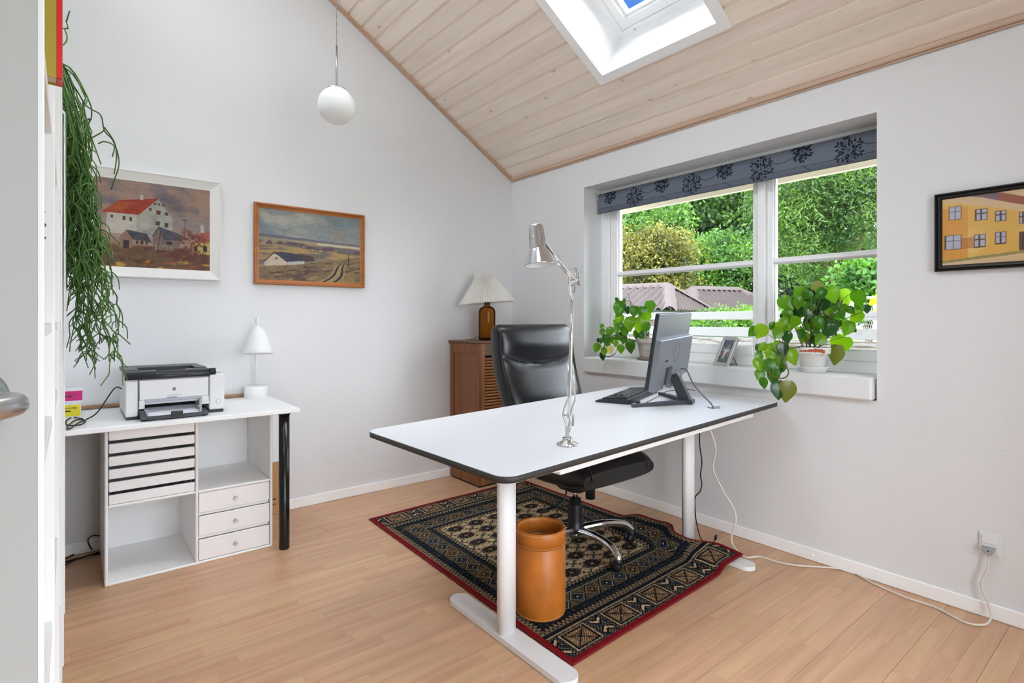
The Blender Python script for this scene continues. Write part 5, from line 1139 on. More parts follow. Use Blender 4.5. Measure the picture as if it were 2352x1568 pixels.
# ---- cables and the wall socket
so_ = thing('wall_socket', 'square white double wall socket low on painted brick wall', 'socket', (0, -2.9935, .290))
m2 = MB(); m2.box(-.007, -.0005, -.0325, .0325, -.044, .044, .002); m2.build('plate', M_plasticw, so_)
for (z0, z1) in ((.001, .034), (-.034, -.001)):
    m2 = MB(); m2.box(-.011, -.0071, -.024, .024, z0, z1, .0015); m2.build('insert', M_plasticw, so_)
pg = thing('power_plug', 'grey power plug sitting in the lower wall socket', 'plug', (-.0112, -2.9935, .270))
m2 = MB(); poly = [(-.020, .012), (.020, .012), (.020, .004), (.010, -.014), (-.010, -.014), (-.020, .004)]
m2.prism(poly, 0, -.022, Matrix(((0, 0, 1, 0), (1, 0, 0, 0), (0, 1, 0, 0), (0, 0, 0, 1)))); m2.build('body', mat('grey_plug', (160, 162, 162), .5), pg)
m2 = MB(); m2.box(-.0226, -.0221, -.003, .003, -.002, .002); m2.build('indicator', M_dark, pg)
wpts = [(-.022, -2.9935, .252), (-.024, -2.990, .20), (-.026, -2.972, .13), (-.03, -2.992, .07), (-.045, -3.005, .028), atZ(2262, 1434, .006), atZ(2215, 1428, .006), atZ(2150, 1395, .006), atZ(2080, 1371, .006), atZ(2010, 1341, .006), atZ(1960, 1315, .006), atZ(1915, 1304, .006), atZ(1840, 1299, .006), atZ(1790, 1291, .006), atZ(1745, 1278, .006), atZ(1712, 1279, .007)]
wpts += [atX(1688, 1258, -.20), atX(1680, 1235, -.19), atX(1690, 1195, -.18), atX(1684, 1165, -.18), atX(1660, 1125, -.19), atX(1638, 1075, -.21), atX(1644, 1030, -.23), atX(1630, 984, -.25)]
m2 = MB(); m2.tube(spline(wpts, 8), .0042, 8); tag(m2.build('white_power_cord', mat('white_cord', (222, 214, 204), .5), None), 'white power cord looping over the floor from wall socket to desk', 'cord')
m2 = MB(); m2.tube(spline([atX(1607, 990, -.27), atX(1607, 1020, -.26), atX(1612, 1060, -.25), atX(1609, 1090, -.25), atX(1612, 1110, -.25), atX(1608, 1128, -.25), atX(1597, 1141, -.26), atX(1596, 1165, -.26), atX(1599, 1195, -.24), atX(1608, 1232, -.25), atX(1618, 1248, -.245), atX(1628, 1256, -.25)], 8), .0032, 8); m2.tube([atX(1628, 1256, -.25), atX(1634, 1254, -.24), atX(1640, 1244, -.23), atX(1643, 1238, -.23)], .003, 8); m2.tube([atX(1643, 1238, -.23), atX(1645, 1229, -.23)], .0062, 10)
tag(m2.build('black_power_cord', M_rubber, None), 'black power cord hanging behind desk column down to rug edge', 'cord')
# ================================================================== WINDOW SILL
# ---- patterned roller blind
bl = thing('roller_blind', 'grey-blue roller blind with dark leaf sprigs rolled up above window', 'blind', (.135, -1.7, 2.0))
BY0, BY1 = -2.595, -.835; NBX, NBZ = 620, 56
ss, tt = np.meshgrid(np.linspace(0, 1, NBX), np.linspace(0, 1, NBZ), indexing='ij'); ss = ss.ravel(); tt = tt.ravel()
arc = .150*tt                                          # metres down the cloth: roll first, then the hanging flap
ang = np.clip(arc/.020, 0, 1.9); onroll = arc < .020*1.9
bxx = np.where(onroll, .020*(-np.sin(ang)), -.020*math.sin(1.9)+.000*arc); bzz = np.where(onroll, .020*np.cos(ang), .020*math.cos(1.9)-(arc-.038))
yb = BY1+(BY0-BY1)*ss
me = npmesh('cloth', np.stack([bxx, yb+1.7, bzz+.046], 1), gridfaces(NBX, NBZ)[:, ::-1], True)
def sprig(c, y, z, cy, cz, R, seed, nstem=6):
    rng = np.random.default_rng(seed); m = np.zeros(len(y), bool)
    near = (np.abs(y-cy) < R*1.25) & (np.abs(z-cz) < R*1.25)
    yy, zz = y[near]-cy, z[near]-cz; mm = np.zeros(yy.shape, bool)
    for k_ in range(nstem):
        a = 2*PI*k_/nstem+rng.uniform(-.2, .2); r = np.hypot(yy, zz); th = np.arctan2(zz, yy); cur = a+.5*(r/R); dth = np.abs((th-cur+PI) % (2*PI)-PI); mm |= (dth*r < .0014) & (r < R*.95)
        for rr in (.38, .58, .78, .96):
            for sgn in (-1, 1):
                la = a+.5*rr+sgn*(.26/rr if rr < .9 else .12); ly, lz = R*rr*math.cos(la), R*rr*math.sin(la); ld = la+sgn*.5
                p = (yy-ly)*math.cos(ld)+(zz-lz)*math.sin(ld); q = -(yy-ly)*math.sin(ld)+(zz-lz)*math.cos(ld); mm |= (p/.0088)**2+(q/.0046)**2 < 1
    m[near] = mm; return m
base = np.zeros((len(ss), 3))+np.array([106, 114, 126]); base *= (1+.06*(fbm(yb*200, arc*200, 5, 2)-.5))[:, None]
base = np.where((arc > .120)[:, None], base*.93, base); base = np.where((np.abs(arc-.120) < .0014)[:, None], base*.62, base)
for i in range(9):
    cy = BY1-.11-i*.215
    base = mixc(base, (28, 34, 48), sprig(base, yb, -arc, cy, -.088 if i % 2 else -.045, .066 if i % 2 else .052, 10+i).astype(float))
    z0_ = -.118+.05*np.sin((yb-cy)/.215*PI); base = mixc(base, (28, 34, 48), ((np.abs(-arc-z0_) < .0016) & (yb < cy) & (yb > cy-.215) & (i % 2 == 0)).astype(float)); z1_ = -.03-.05*np.sin((cy-yb)/.215*PI); base = mixc(base, (28, 34, 48), ((np.abs(-arc-z1_) < .0016) & (yb < cy-.03) & (yb > cy-.2) & (i % 2 == 1)).astype(float))
setprint(me, base); obj('cloth', me, colattr('blind_fabric', .8, .2), bl)
m2 = MB(); m2.lathe([(.0185, 0), (.0185, BY1-BY0)], 24, Matrix.Translation((0, BY0+1.7, .046)) @ Matrix.Rotation(-PI/2, 4, 'X')); m2.build('roller', mat('blind_roll', (92, 100, 112), .8), bl)
m2 = MB(); m2.box(-.0245, -.0135, BY0+1.7, BY1+1.7, -.078, -.071, .002); m2.build('bottom_bar', mat('blind_bar', (86, 92, 104), .7), bl)
m2 = MB(); m2.box(-.02, .022, BY1+1.7+.001, BY1+1.7+.006, .02, .075); m2.box(-.02, .022, BY0+1.7-.006, BY0+1.7-.001, .02, .075); m2.build('bracket', M_plasticw, bl)

# ---- potted peperomia plants, every leaf its own piece
def leaf_mesh(name, elong=1.0, cup=.18):
    """heart-round leaf, stalk end at top (+y), tip at -y, unit radius, faces +z"""
    m = MB(); n = 22; vs = [(0, .05, -cup*.0)]
    rim = []
    for k_ in range(n):
        a = 2*PI*k_/n+PI/2; r = 1.0
        x = r*math.cos(a); y = r*math.sin(a)
        x *= .93
        if y < -.3: f = (-.3-y)/.7; x *= 1-.55*f*f; y = y-.42*f*f
        if y > .8: y -= .16*max(0, 1-abs(x)/.35)
        rim.append((x, y*elong))
    for f in (.5, 1.0):
        for (x, y) in rim: vs.append((x*f, y*f+.05*(1-f), -cup*f*f*(.7+.3*abs(x))-(.06 if f == 1 else 0)*abs(y)))
    fs = [(0, 1+k_, 1+(k_+1) % n) for k_ in range(n)]+[(1+k_, 1+n+k_, 1+n+(k_+1) % n, 1+(k_+1) % n) for k_ in range(n)]
    m.add(vs, fs, True); return m.mesh(name)
LM = [leaf_mesh('leaf', 1.0, .16), leaf_mesh('leaf', 1.12, .26), leaf_mesh('leaf', .95, .08)]
def place_leaf(plant, pos, r, tilt, roll, yaw, material, me):
    """faces the room side; roll turns the tip in the leaf plane"""
    if not me.materials: me.materials.append(material)
    o = bpy.data.objects.new('leaf', me); COL.objects.link(o); o.parent = plant
    toC = (CAM-pos); toC.z = 0; toC.normalize()
    zax = (Matrix.Rotation(yaw, 3, 'Z') @ toC); side = Vector((0, 0, 1)).cross(zax).normalized(); zax = (Matrix.Rotation(-tilt, 3, side) @ zax).normalized()
    yax = zax.cross(side).normalized(); Mx = Matrix((side, yax, zax)).transposed() @ Matrix.Rotation(roll, 3, 'Z')
    o.matrix_local = Matrix.Translation(pos-plant.location) @ (Mx @ Matrix.Diagonal((r, r, r))).to_4x4()
    return Mx @ Vector((0, .85*r, -.1*r))+pos
def plant(name, label, loc, leaves, mats, rngseed, stems_from, pot):
    t = thing(name, label, 'plant', loc); rng = random.Random(rngseed)
    variants = [(m, [l.copy() for l in LM]) for m in mats]
    for (u, v, rp, dd, mi, ti, ro, ya) in leaves:
        pos = atD(u, v, dd); r = rp*dd/FPX
        mm_, mes = variants[mi]; me = mes[rng.randrange(3)]
        a = place_leaf(t, pos, r, ti, ro, ya, mm_, me)
        sfrom = stems_from(u, v, pos); mid = (a+sfrom)/2+Vector((0, 0, .02))
        m = MB(); m.tube(spline([sfrom, mid, a], 4), [.0016]*9, 5); m.build('leaf_stalk', MATS['leaf_stalk_green'], t)
    pot(t); return t
mat('leaf_stalk_green', (92, 104, 56), .5)
PM = [leafmat('peperomia_bright', (92, 140, 16), (128, 172, 26), .28, .42), leafmat('peperomia_mid', (48, 104, 14), (84, 134, 22), .25, .36), leafmat('peperomia_dark', (20, 58, 22), (36, 78, 26), .2, .15), leafmat('peperomia_pale', (206, 198, 120), (222, 206, 140), .4, .3), leafmat('peperomia_olive', (96, 104, 30), (112, 118, 44), .35, .25)]
rr = random.Random(11)
# right-hand plant: crop pixel list (scale 5.058 from 1720,620)
Lr = [(420,370,80,1),(610,265,80,1),(800,190,66,4),(965,265,80,0),(1110,290,75,0),(1265,310,84,1),(1260,540,62,0),(1370,440,42,2),(560,465,62,2),(720,240,52,1),(880,390,62,2),(790,470,50,2),(985,440,45,1),(920,500,50,1),(1065,510,46,1),(1180,460,42,1),(1110,440,45,1),(450,530,55,1),(410,590,45,0),(540,590,58,0),(700,600,60,2),(810,600,60,1),(945,650,85,2),(1030,620,45,2),(1160,660,70,0),(1195,670,42,2),(600,500,50,1),(640,400,55,1),(740,330,60,1),(500,330,40,2),(340,720,62,0),(440,760,58,2),(350,640,46,0),(430,660,50,0),(55,710,54,1),(145,700,76,0),(275,640,40,1),(120,900,42,2),(170,890,50,0),(270,930,76,0),(340,870,50,0),(400,900,60,2),(120,1000,50,1),(110,1080,55,0),(225,1100,76,1),(340,1020,90,1),(500,980,76,0),(390,1110,50,1),(130,1205,56,1),(280,1210,70,1),(350,1150,50,2),(165,1300,48,1),(350,1370,86,2),(450,1390,100,4),(890,750,46,2),(780,800,50,2),(1040,830,84,0),(1010,960,84,4),(1130,840,66,0),(640,760,40,2),(840,800,62,0),(660,650,42,1),(850,260,55,1),(700,290,45,1),(1290,420,50,1),(1000,300,40,1),(580,370,55,1),(690,520,46,2),(1000,560,48,1),(880,580,50,1),(740,430,44,1),(1100,590,44,1)]
PRX, PRY = .068, None
pc = atD(1866, 840, (PRX-CAM.x)/ray(1866, 840).x); pc.z = WZ0+.0005
dR = (pc-CAM).dot(FW)
leaves = []
for (a, b, r, mi) in Lr:
    u, v = 1720+a/5.058, 620+b/5.058
    hang = a < 480 and b > 560
    dd = dR+(rr.uniform(-.10, .06) if not hang else rr.uniform(-.17, -.10))
    if b > 1230: dd = dR-.24+rr.uniform(-.02, .02)
    leaves.append((u, v, r/5.058*1.16, dd, mi, rr.uniform(-.25, .3), rr.uniform(-.8, .8) if b < 900 else rr.uniform(-.35, .35), rr.uniform(-.5, .5)))
for k_ in range(30):
    a_, q_ = rr.uniform(0, 2*PI), math.sqrt(rr.random()); leaves.append((1720+(800+400*q_*math.cos(a_))/5.058, 620+(520+290*q_*math.sin(a_))/5.058, rr.uniform(44, 66)/5.058*1.1, dR+rr.uniform(-.03, .10), rr.choice((0, 1, 1, 2, 2)), rr.uniform(-.3, .3), rr.uniform(-.9, .9), rr.uniform(-.7, .7)))
def fromR(u, v, p):
    if u < 1815 and v > 735: 
        return vineR[min(range(len(vineR)), key=lambda i: (vineR[i]-p).length)]
    c = Vector((pc.x, pc.y, pc.z+.20)); w = min(.8, max(0, (p.z-pc.z-.10)/.25)); base_ = Vector((pc.x+.02*math.sin(u), pc.y+.02*math.cos(u), pc.z+.12)); return base_*(1-w)+Vector(((p.x+pc.x)/2, (p.y+pc.y)/2, p.z-.03))*w
vineR = spline([Vector((pc.x-.03, pc.y+.03, pc.z+.125)), atD(1815, 800, dR-.10), atD(1806, 815, dR-.13), atD(1800, 830, dR-.15), atD(1811, 852, dR-.16), atD(1806, 865, dR-.18), atD(1790, 869, dR-.18), atD(1770, 862, dR-.18)], 6)
def potR(t):
    m = mat('whitewashed_clay', (232, 231, 228), .55, bump=.06, bscale=60)
    pr_ = [(0, .016), (.050, .016), (.052, .018), (.066, .088), (.075, .090), (.0805, .093), (.083, .122), (.081, .124), (.075, .124), (.072, .118), (.066, .104), (0, .102)]
    k_ = MB(); k_.lathe(pr_, 48, caps=False); k_.build('pot', m, t)
    k_ = MB(); k_.lathe([(0, .0), (.056, .0), (.060, .003), (.064, .020), (.071, .023), (.071, .027), (.066, .028), (.060, .016), (0, .0155)], 40, caps=False); k_.build('saucer', m, t)
    k_ = MB(); rg = random.Random(4); va_ = math.atan2(CAM.y-pc.y, CAM.x-pc.x)
    for (da, z_, w_, h_) in ((-.62, .1055, .24, .004), (-.36, .107, .26, .0055), (-.08, .109, .26, .0075), (.18, .1105, .24, .010), (.42, .1090, .22, .010), (.62, .1045, .16, .009), (.60, .090, .16, .010), (-.60, .086, .10, .005)):
        P = []
        for j in range(7):
            a = va_+da+w_*(j/6-.5)*1.2; hh = h_*(1-.5*abs(j/6-.5))*rg.uniform(.75, 1.1); r_ = lambda z: (.0805+(z-.093)/.029*.0025 if z > .0925 else .066+(z-.088)*1.0)+.0006
            P.append([Vector((r_(z_-hh)*math.cos(a), r_(z_-hh)*math.sin(a), z_-hh)), Vector((r_(z_+hh)*math.cos(a), r_(z_+hh)*math.sin(a), z_+hh))])
        k_.grid(P, True)
    k_.build('flaked_paint_patch', mat('bare_terracotta', (176, 88, 58), .8), t)
    k_ = MB(); k_.lathe([(0, .103), (.067, .104)], 24, caps=False); k_.build('soil', mat('potting_soil', (52, 40, 30), .95), t)
    k_ = MB(); k_.tube([p-t.location for p in vineR], [.0045-.002*i/len(vineR) for i in range(len(vineR))], 8); k_.build('vine', mat('woody_stem', (110, 92, 66), .7), t)
    for (u, v, r_) in ((1862, 705, .004), (1845, 740, .0032), (1935, 690, .004), (1895, 745, .004), (1820, 720, .0028)):
        k_ = MB(); k_.tube(spline([Vector((.02*math.sin(u), .02*math.cos(u*3), .10)), (atD(u, v+50, dR)-t.location)*.7+Vector((0, 0, .05)), atD(u, v, dR)-t.location], 5), r_, 7); k_.build('stem', MATS['woody_stem'], t)
# stalk/leaf helpers use world positions: shift into the plant frame
def plant_w(name, label, loc, leaves, seed, stems_from, pot):
    t = thing(name, label, 'plant', loc); rng = random.Random(seed); variants = [[l.copy() for l in LM] for m in PM]
    for vs_, m in zip(variants, PM):
        for l in vs_: l.materials.clear(); l.materials.append(m)
    for (u, v, rp, dd, mi, ti, ro, ya) in leaves:
        pos = atD(u, v, dd); r = rp*dd/FPX; a = place_leaf(t, pos, r, ti, ro, ya, None, variants[mi][rng.randrange(3)])
        sf = stems_from(u, v, pos)
        if (a-sf).length < .22:
            m = MB(); m.tube([p-t.location for p in spline([sf, (a+sf)/2+Vector((0, 0, .012)), a], 4)], .0014, 5); m.build('leaf_stalk', MATS['leaf_stalk_green'], t)
    pot(t); return t
plant_w('potted_peperomia', 'large leafy peperomia in flaking white clay pot trailing over sill', pc, leaves, 3, fromR, potR)
# left-hand plant (scale 8.711 from 1350,660)
Ll = [(580,235,42,1),(640,380,128,1),(730,255,36,1),(800,440,60,2),(930,450,104,1),(1090,470,108,1),(1240,360,112,1),(1180,570,95,0),(640,610,98,0),(820,690,118,0),(570,700,70,0),(660,760,70,1),(740,840,95,1),(1020,750,108,0),(1170,770,90,1),(980,920,74,1),(1090,920,84,1),(1190,930,40,2),(280,770,46,1),(295,880,66,1),(440,860,86,1),(570,830,76,1),(370,1020,90,1),(270,1050,52,1),(490,1040,62,1),(600,980,66,1),(680,960,70,2),(720,1020,70,1),(560,1100,62,0),(400,1110,60,1),(210,1050,40,2),(180,1190,80,1),(330,1260,70,0),(450,1230,76,3),(660,1210,80,0),(845,1150,104,1),(300,1360,70,2),(2110,1330,80,0),(2010,1330,38,1),(2010,1430,36,1),(1400,330,60,4),(1060,620,70,0),(960,640,50,0),(1130,860,50,1)]
PLX = .095; rL = ray(1490, 815); pL = CAM+rL*((PLX-CAM.x)/rL.x); pL.z = WZ0+.0005; dL = (pL-CAM).dot(FW)
leavesL = []
for (a, b, r, mi) in Ll:
    u, v = 1350+a/8.711, 660+b/8.711; dd = dL+rr.uniform(-.07, .05)
    if b > 1300 and a < 600: dd = dL+.0
    leavesL.append((u, v, r/8.711*1.08, dd, mi, rr.uniform(-.1, .3), rr.uniform(-.25, .25), rr.uniform(-.45, .45) if mi != 4 else 1.3))
vineL = spline([Vector((pL.x-.02, pL.y+.03, pL.z+.115)), atD(1430, 775, dL), atD(1410, 770, dL-.02), atD(1390, 790, dL-.02), atD(1385, 815, dL), atD(1398, 819, dL), atD(1413, 812, dL)], 6)
def fromL(u, v, p):
    if u < 1448 and v > 735: return vineL[min(range(len(vineL)), key=lambda i: (vineL[i]-p).length)]
    w = min(.85, max(0, (p.z-pL.z-.08)/.25)); base_ = Vector((pL.x+.02*math.sin(u), pL.y+.02*math.cos(u), pL.z+.11)); return base_*(1-w)+Vector(((p.x+pL.x)/2, (p.y+pL.y)/2, p.z-.03))*w
def potL(t):
    m = mat('limed_terracotta', (196, 188, 178), .8, var=.25, vscale=30, bump=.2, bscale=90)
    k_ = MB(); k_.lathe([(0, .012), (.052, .012), (.056, .016), (.071, .108), (.078, .110), (.080, .114), (.083, .136), (.080, .139), (.074, .138), (.070, .118), (0, .116)], 40, caps=False); k_.build('pot', m, t)
    k_ = MB(); k_.lathe([(0, 0), (.066, 0), (.073, .004), (.075, .014), (.071, .016), (.064, .010), (0, .010)], 40, caps=False); k_.build('saucer', mat('weathered_terracotta', (142, 118, 102), .8, var=.2, vscale=25), t)
    k_ = MB(); k_.lathe([(0, .117), (.070, .118)], 24, caps=False); k_.build('soil', MATS['potting_soil'], t)
    k_ = MB(); k_.tube([p-t.location for p in vineL], .0032, 7); k_.build('vine', MATS['woody_stem'], t)
    for (u, v, r_) in ((1448, 690, .003), (1470, 715, .003), (1455, 725, .003), (1485, 735, .003), (1425, 735, .0025)):
        k_ = MB(); k_.tube(spline([Vector((.02*math.sin(u), .02*math.cos(u*3), .11)), (atD(u, v+45, dL)-t.location)*.75+Vector((0, 0, .04)), atD(u, v, dL)-t.location], 5), r_, 7); k_.build('stem', MATS['woody_stem'], t)
    k_ = MB(); k_.tube([p-t.location for p in spline([atD(1448, 697, dL), atD(1446, 685, dL), atD(1440, 683, dL), atD(1434, 686, dL)], 4)], .0012, 5); k_.tube([p-t.location for p in spline([atD(1446, 685, dL), atD(1444, 677, dL), atD(1439, 673, dL)], 4)], .0011, 5); k_.build('dry_flower_stem', MATS['woody_stem'], t)
plant_w('potted_peperomia', 'smaller heart-leaved peperomia in limed terracotta pot behind monitor', pL, leavesL, 5, fromL, potL)

# ---- photo frame on the sill
fb = CAM+ray(1637, 835)*((.085-CAM.x)/ray(1637, 835).x); fb.z = WZ0
wdir = Vector((-.40, -.915, 0)).normalized(); nrm = Vector((-.915, .40, 0)).normalized()   # along the foot, outward normal
fr = thing('photo_frame', 'small silver photo frame leaning on its strut on window sill', 'picture frame', M=Matrix(((wdir.x, -nrm.x, 0, fb.x), (wdir.y, -nrm.y, 0, fb.y), (0, 0, 1, fb.z+.0005), (0, 0, 0, 1))))
fw_, fh_ = .128, .178; Mf = Matrix.Rotation(math.radians(-24), 4, 'X')        # local: x along foot, -y front
M_sil = mat('satin_silver', (205, 205, 202), .34, .55)
for b in ((0, fw_, 0, .016, 0, .020), (0, fw_, 0, .016, fh_-.020, fh_), (0, .020, 0, .016, .020, fh_-.020), (fw_-.020, fw_, 0, .016, .020, fh_-.020)):
    m2 = MB(); m2.box(b[0], b[1], b[2], b[3], b[4], b[5], .0025, Mf); m2.build('frame_member', M_sil, fr)
xs, zs = np.meshgrid(np.linspace(.02, fw_-.02, 40), np.linspace(.02, fh_-.02, 56), indexing='ij'); xs = xs.ravel(); zs = zs.ravel()
me = npmesh('photograph', [tuple(Mf @ Vector((x, .006, z))) for x, z in zip(xs, zs)], gridfaces(40, 56))
u_ = (xs-.02)/(fw_-.04); v_ = (zs-.02)/(fh_-.04); c_ = np.zeros((len(u_), 3))+np.array([120, 124, 140]); c_ = mixc(c_, (70, 82, 112), np.clip((fbm(u_*7, v_*9, 3)-.45)*6, 0, 1)); c_ = mixc(c_, (188, 190, 196), np.clip((fbm(u_*9, v_*9, 8)-.52)*8, 0, 1)); c_ = mixc(c_, (96, 116, 92), np.clip((.28-v_)*9, 0, 1)*np.clip((fbm(u_*9, v_*12, 4)-.2)*3, 0, 1)); c_ = mixc(c_, (222, 224, 226), np.exp(-(((u_-.55)/.24)**4+((v_-.52)/.10)**4))); c_ = mixc(c_, (222, 224, 226), np.exp(-(((u_-.42)/.10)**4+((v_-.36)/.2)**4))); c_ = mixc(c_, (146, 98, 84), np.exp(-(((u_-.24)/.07)**4+((v_-.40)/.16)**4))); c_ = mixc(c_, (146, 98, 84), np.exp(-(((u_-.66)/.08)**4+((v_-.34)/.16)**4))); c_ = mixc(c_, (128, 72, 66), np.exp(-(((u_-.34)/.06)**4+((v_-.70)/.07)**4))); c_ = mixc(c_, (128, 72, 66), np.exp(-(((u_-.72)/.06)**4+((v_-.66)/.05)**4)))
setprint(me, c_); obj('photograph', me, colattr('photo_print', .25, .5), fr)
m2 = MB(); m2.box(.002, fw_-.002, .013, .0155, .002, fh_-.002, 0, Mf); m2.build('backing', M_dark, fr)
p0 = Mf @ Vector((fw_*.55, .017, fh_*.62)); m2 = MB(); m2.tube([p0, Vector((fw_*.55, .108, .002))], .006, 8, flat=.3); m2.build('strut', mat('strut_board', (176, 150, 130), .7), fr)

# ================================================================== BOOKCASE SIDE
XF = -2.829; bk0, bk1, bh = -2.785, -.672, 1.865
bc = thing('bookcase', 'tall white bookcase standing along the wall beside open door', 'bookcase', ((XF+X_LEFT)/2, (bk0+bk1)/2, 0))
nun = 5; uw = (bk1-bk0)/nun; shz = [.06, .38, .70, 1.02, 1.165, 1.475, 1.85]
for i in range(nun+1):
    y = bk0+uw*i; m2 = MB(); m2.box(X_LEFT+.002, XF, max(bk0, y-.009), min(bk1, y+.009), 0.001, bh, .001); part(m2, 'side_panel', M_white, bc)
for i in range(nun):
    ya, yb_ = bk0+uw*i+.0095, bk0+uw*(i+1)-.0095
    for z in shz:
        m2 = MB(); m2.box(X_LEFT+.008, XF-.003, ya, yb_, z-.015, z, .001); part(m2, 'shelf', M_white, bc)
    m2 = MB(); m2.box(X_LEFT+.002, X_LEFT+.007, ya, yb_, .05, bh); part(m2, 'back_panel', M_white, bc)
    m2 = MB(); m2.box(XF-.03, XF-.012, ya, yb_, .001, .045); part(m2, 'plinth', M_white, bc)
def book(label, x0, x1, y0, y1, z0, z1, ccol, scol, tilt=0):
    t = thing('book', label, 'book', ((x0+x1)/2, (y0+y1)/2, z0)); w, d, h = (x1-x0)/2, (y1-y0)/2, z1-z0
    m = MB(); m.box(-w, w, -d, -d+.002, 0, h); m.box(-w, w, d-.002, d, 0, h); m.build('cover', mat('cover_%d_%d_%d' % ccol, ccol, .45), t)
    m = MB(); m.box(w-.0045, w+.001, -d-.0006, d+.0006, 0, h); m.build('spine', mat('spine_%d_%d_%d' % scol, scol, .4), t)
    m = MB(); m.box(-w+.002, w-.005, -d+.002, d-.002, .003, h-.003); m.build('pages', mat('page_block', (226, 216, 200), .9), t); return t
b1 = book('mustard covered book with bright red spine jutting from upper shelf', -3.02, -2.8185, -2.588, -2.556, 1.4758, 1.738, (176, 154, 48), (222, 32, 30))
text('cover_lettering', '15-2', .007, M_black, b1, Matrix.Translation((.055, -.0166, .012)) @ Mt, .0002)
book('orange and white paperback book beside mustard book on upper shelf', -2.99, -2.834, -2.540, -2.512, 1.4755, 1.70, (232, 214, 204), (214, 86, 66))
book('white spined paperback book on upper bookcase shelf', -3.0, -2.845, -2.505, -2.478, 1.4755, 1.715, (236, 234, 230), (232, 230, 226))
book('tan spined hardback book on middle bookcase shelf', -3.0, -2.838, -1.30, -1.27, .7005, .93, (160, 104, 62), (176, 120, 74))
book('dark red hardback book beside tan book on middle shelf', -3.0, -2.84, -1.262, -1.235, .7005, .94, (120, 50, 40), (140, 62, 46))
book('tan hardback book with worn spine on lower bookcase shelf', -3.0, -2.842, -1.66, -1.63, 1.0208, 1.142, (150, 100, 60), (168, 112, 70))
# brown round basket glimpsed on the upper shelf
tb_ = thing('wicker_basket', 'round brown wicker basket on upper shelf of white bookcase', 'basket', (-2.935, -2.55, 1.1658))
m2 = MB(); m2.lathe([(0, 0), (.07, 0), (.092, .06), (.098, .12), (.092, .2), (.088, .2), (.094, .12), (.088, .06), (.066, .006), (0, .006)], 30, caps=False); m2.build('body', mat('wicker', (132, 92, 56), .8, bump=.6, bscale=160), tb_)
m2 = MB()
for z_ in np.linspace(.01, .195, 12):
    r_ = np.interp(z_, [0, .06, .12, .2], [.07, .092, .098, .092])+.001; m2.tube([Vector((r_*math.cos(a), r_*math.sin(a), z_)) for a in np.linspace(0, 2*PI, 30)], .003, 5)
m2.build('woven_rings', mat('wicker', (132, 92, 56), .8), tb_)
# ---- hanging mistletoe cactus on top of the bookcase
hp = thing('hanging_cactus', 'trailing green stick cactus hanging from white pot on top of bookcase', 'plant', (-2.93, -1.18, bh+.001))
m2 = MB(); m2.lathe([(0, 0), (.060, 0), (.064, .004), (.080, .13), (.083, .135), (.078, .135), (.072, .115), (0, .113)], 36, caps=False); m2.build('pot', M_plasticw, hp)
m2 = MB(); m2.lathe([(0, .114), (.073, .115)], 20, caps=False); m2.build('soil', mat('potting_soil', (52, 40, 30), .95), hp)
M_rh = leafmat('stick_cactus_green', (40, 84, 28), (92, 134, 50), .45, .1)
rg = random.Random(21); dH = 1.80
def strand(path, r, m, depth=0):
    lim = -2.8215-hp.location.x; path = [Vector((max(p.x, lim), p.y, p.z)) if p.z < .03 else p for p in path]
    m.tube(path, [r*(1-.25*i/len(path)) for i in range(len(path))], 5)
def grow(p, target_v, u_goal, m, rg):
    """chain of short jointed segments falling to about pixel (u_goal,target_v)"""
    end = atD(u_goal, target_v, dH+rg.uniform(-.12, .12))-hp.location; n = max(5, int((p-end).length/.055)); q = p.copy(); r = .0023
    for i in range(n):
        f = (i+1)/n; aim = p.lerp(end, f)+Vector((rg.uniform(-.022, .022), rg.uniform(-.03, .03), rg.uniform(-.006, .006)))
        mid = (q+aim)/2+Vector((rg.uniform(-.008, .008), rg.uniform(-.008, .008), .0)); strand(spline([q, mid, aim], 3), r, m)
        if rg.random() < .75:
            for s2 in range(rg.choice((1, 1, 2))):
                a = rg.uniform(0, 2*PI); tip = aim+Vector((math.cos(a)*rg.uniform(.012, .04), math.sin(a)*rg.uniform(.012, .04), -rg.uniform(.03, .09))); strand(spline([aim, (aim+tip)/2+Vector((math.cos(a)*.010, math.sin(a)*.010, .008)), tip], 3), r*.85, m)
                if rg.random() < .4: t2 = tip+Vector((rg.uniform(-.03, .03), rg.uniform(-.03, .03), -rg.uniform(.02, .06))); strand([tip, t2], r*.75, m)
        q = aim
    for k_ in range(rg.choice((3, 4, 5))):
        a = rg.uniform(0, 2*PI); l = rg.uniform(.025, .06); strand([q, q+Vector((math.cos(a)*l*.7, math.sin(a)*l*.7, -l*.6))], r*.75, m)
goals = []
for i in range(58):
    x = rg.random()
    if i < 26: goals.append((rg.uniform(150, 215), rg.uniform(480, 640)))
    elif i < 44: goals.append((rg.uniform(165, 245), rg.uniform(560, 720)))
    elif i < 58: goals.append((rg.uniform(175, 282), rg.uniform(760, 818)))
    elif i < 60: goals.append((rg.uniform(152, 162), rg.uniform(860, 885)))
    else: goals.append((rg.uniform(230, 270), rg.uniform(520, 600)))
for i, (ug, vg) in enumerate(goals):
    m = MB(); a = rg.uniform(-.9, .9); st_ = Vector((.05*math.cos(a), .06*math.sin(a), .12)); shoulder = atD(rg.uniform(152, 178 if i % 5 else 215), rg.uniform(205, 360), dH+rg.uniform(-.1, .1))-hp.location
    strand(spline([st_, (st_+shoulder)/2+Vector((.01, 0, .05)), shoulder], 4), .0026, m); grow(shoulder, vg, ug, m, rg); m.build('stem', M_rh, hp)
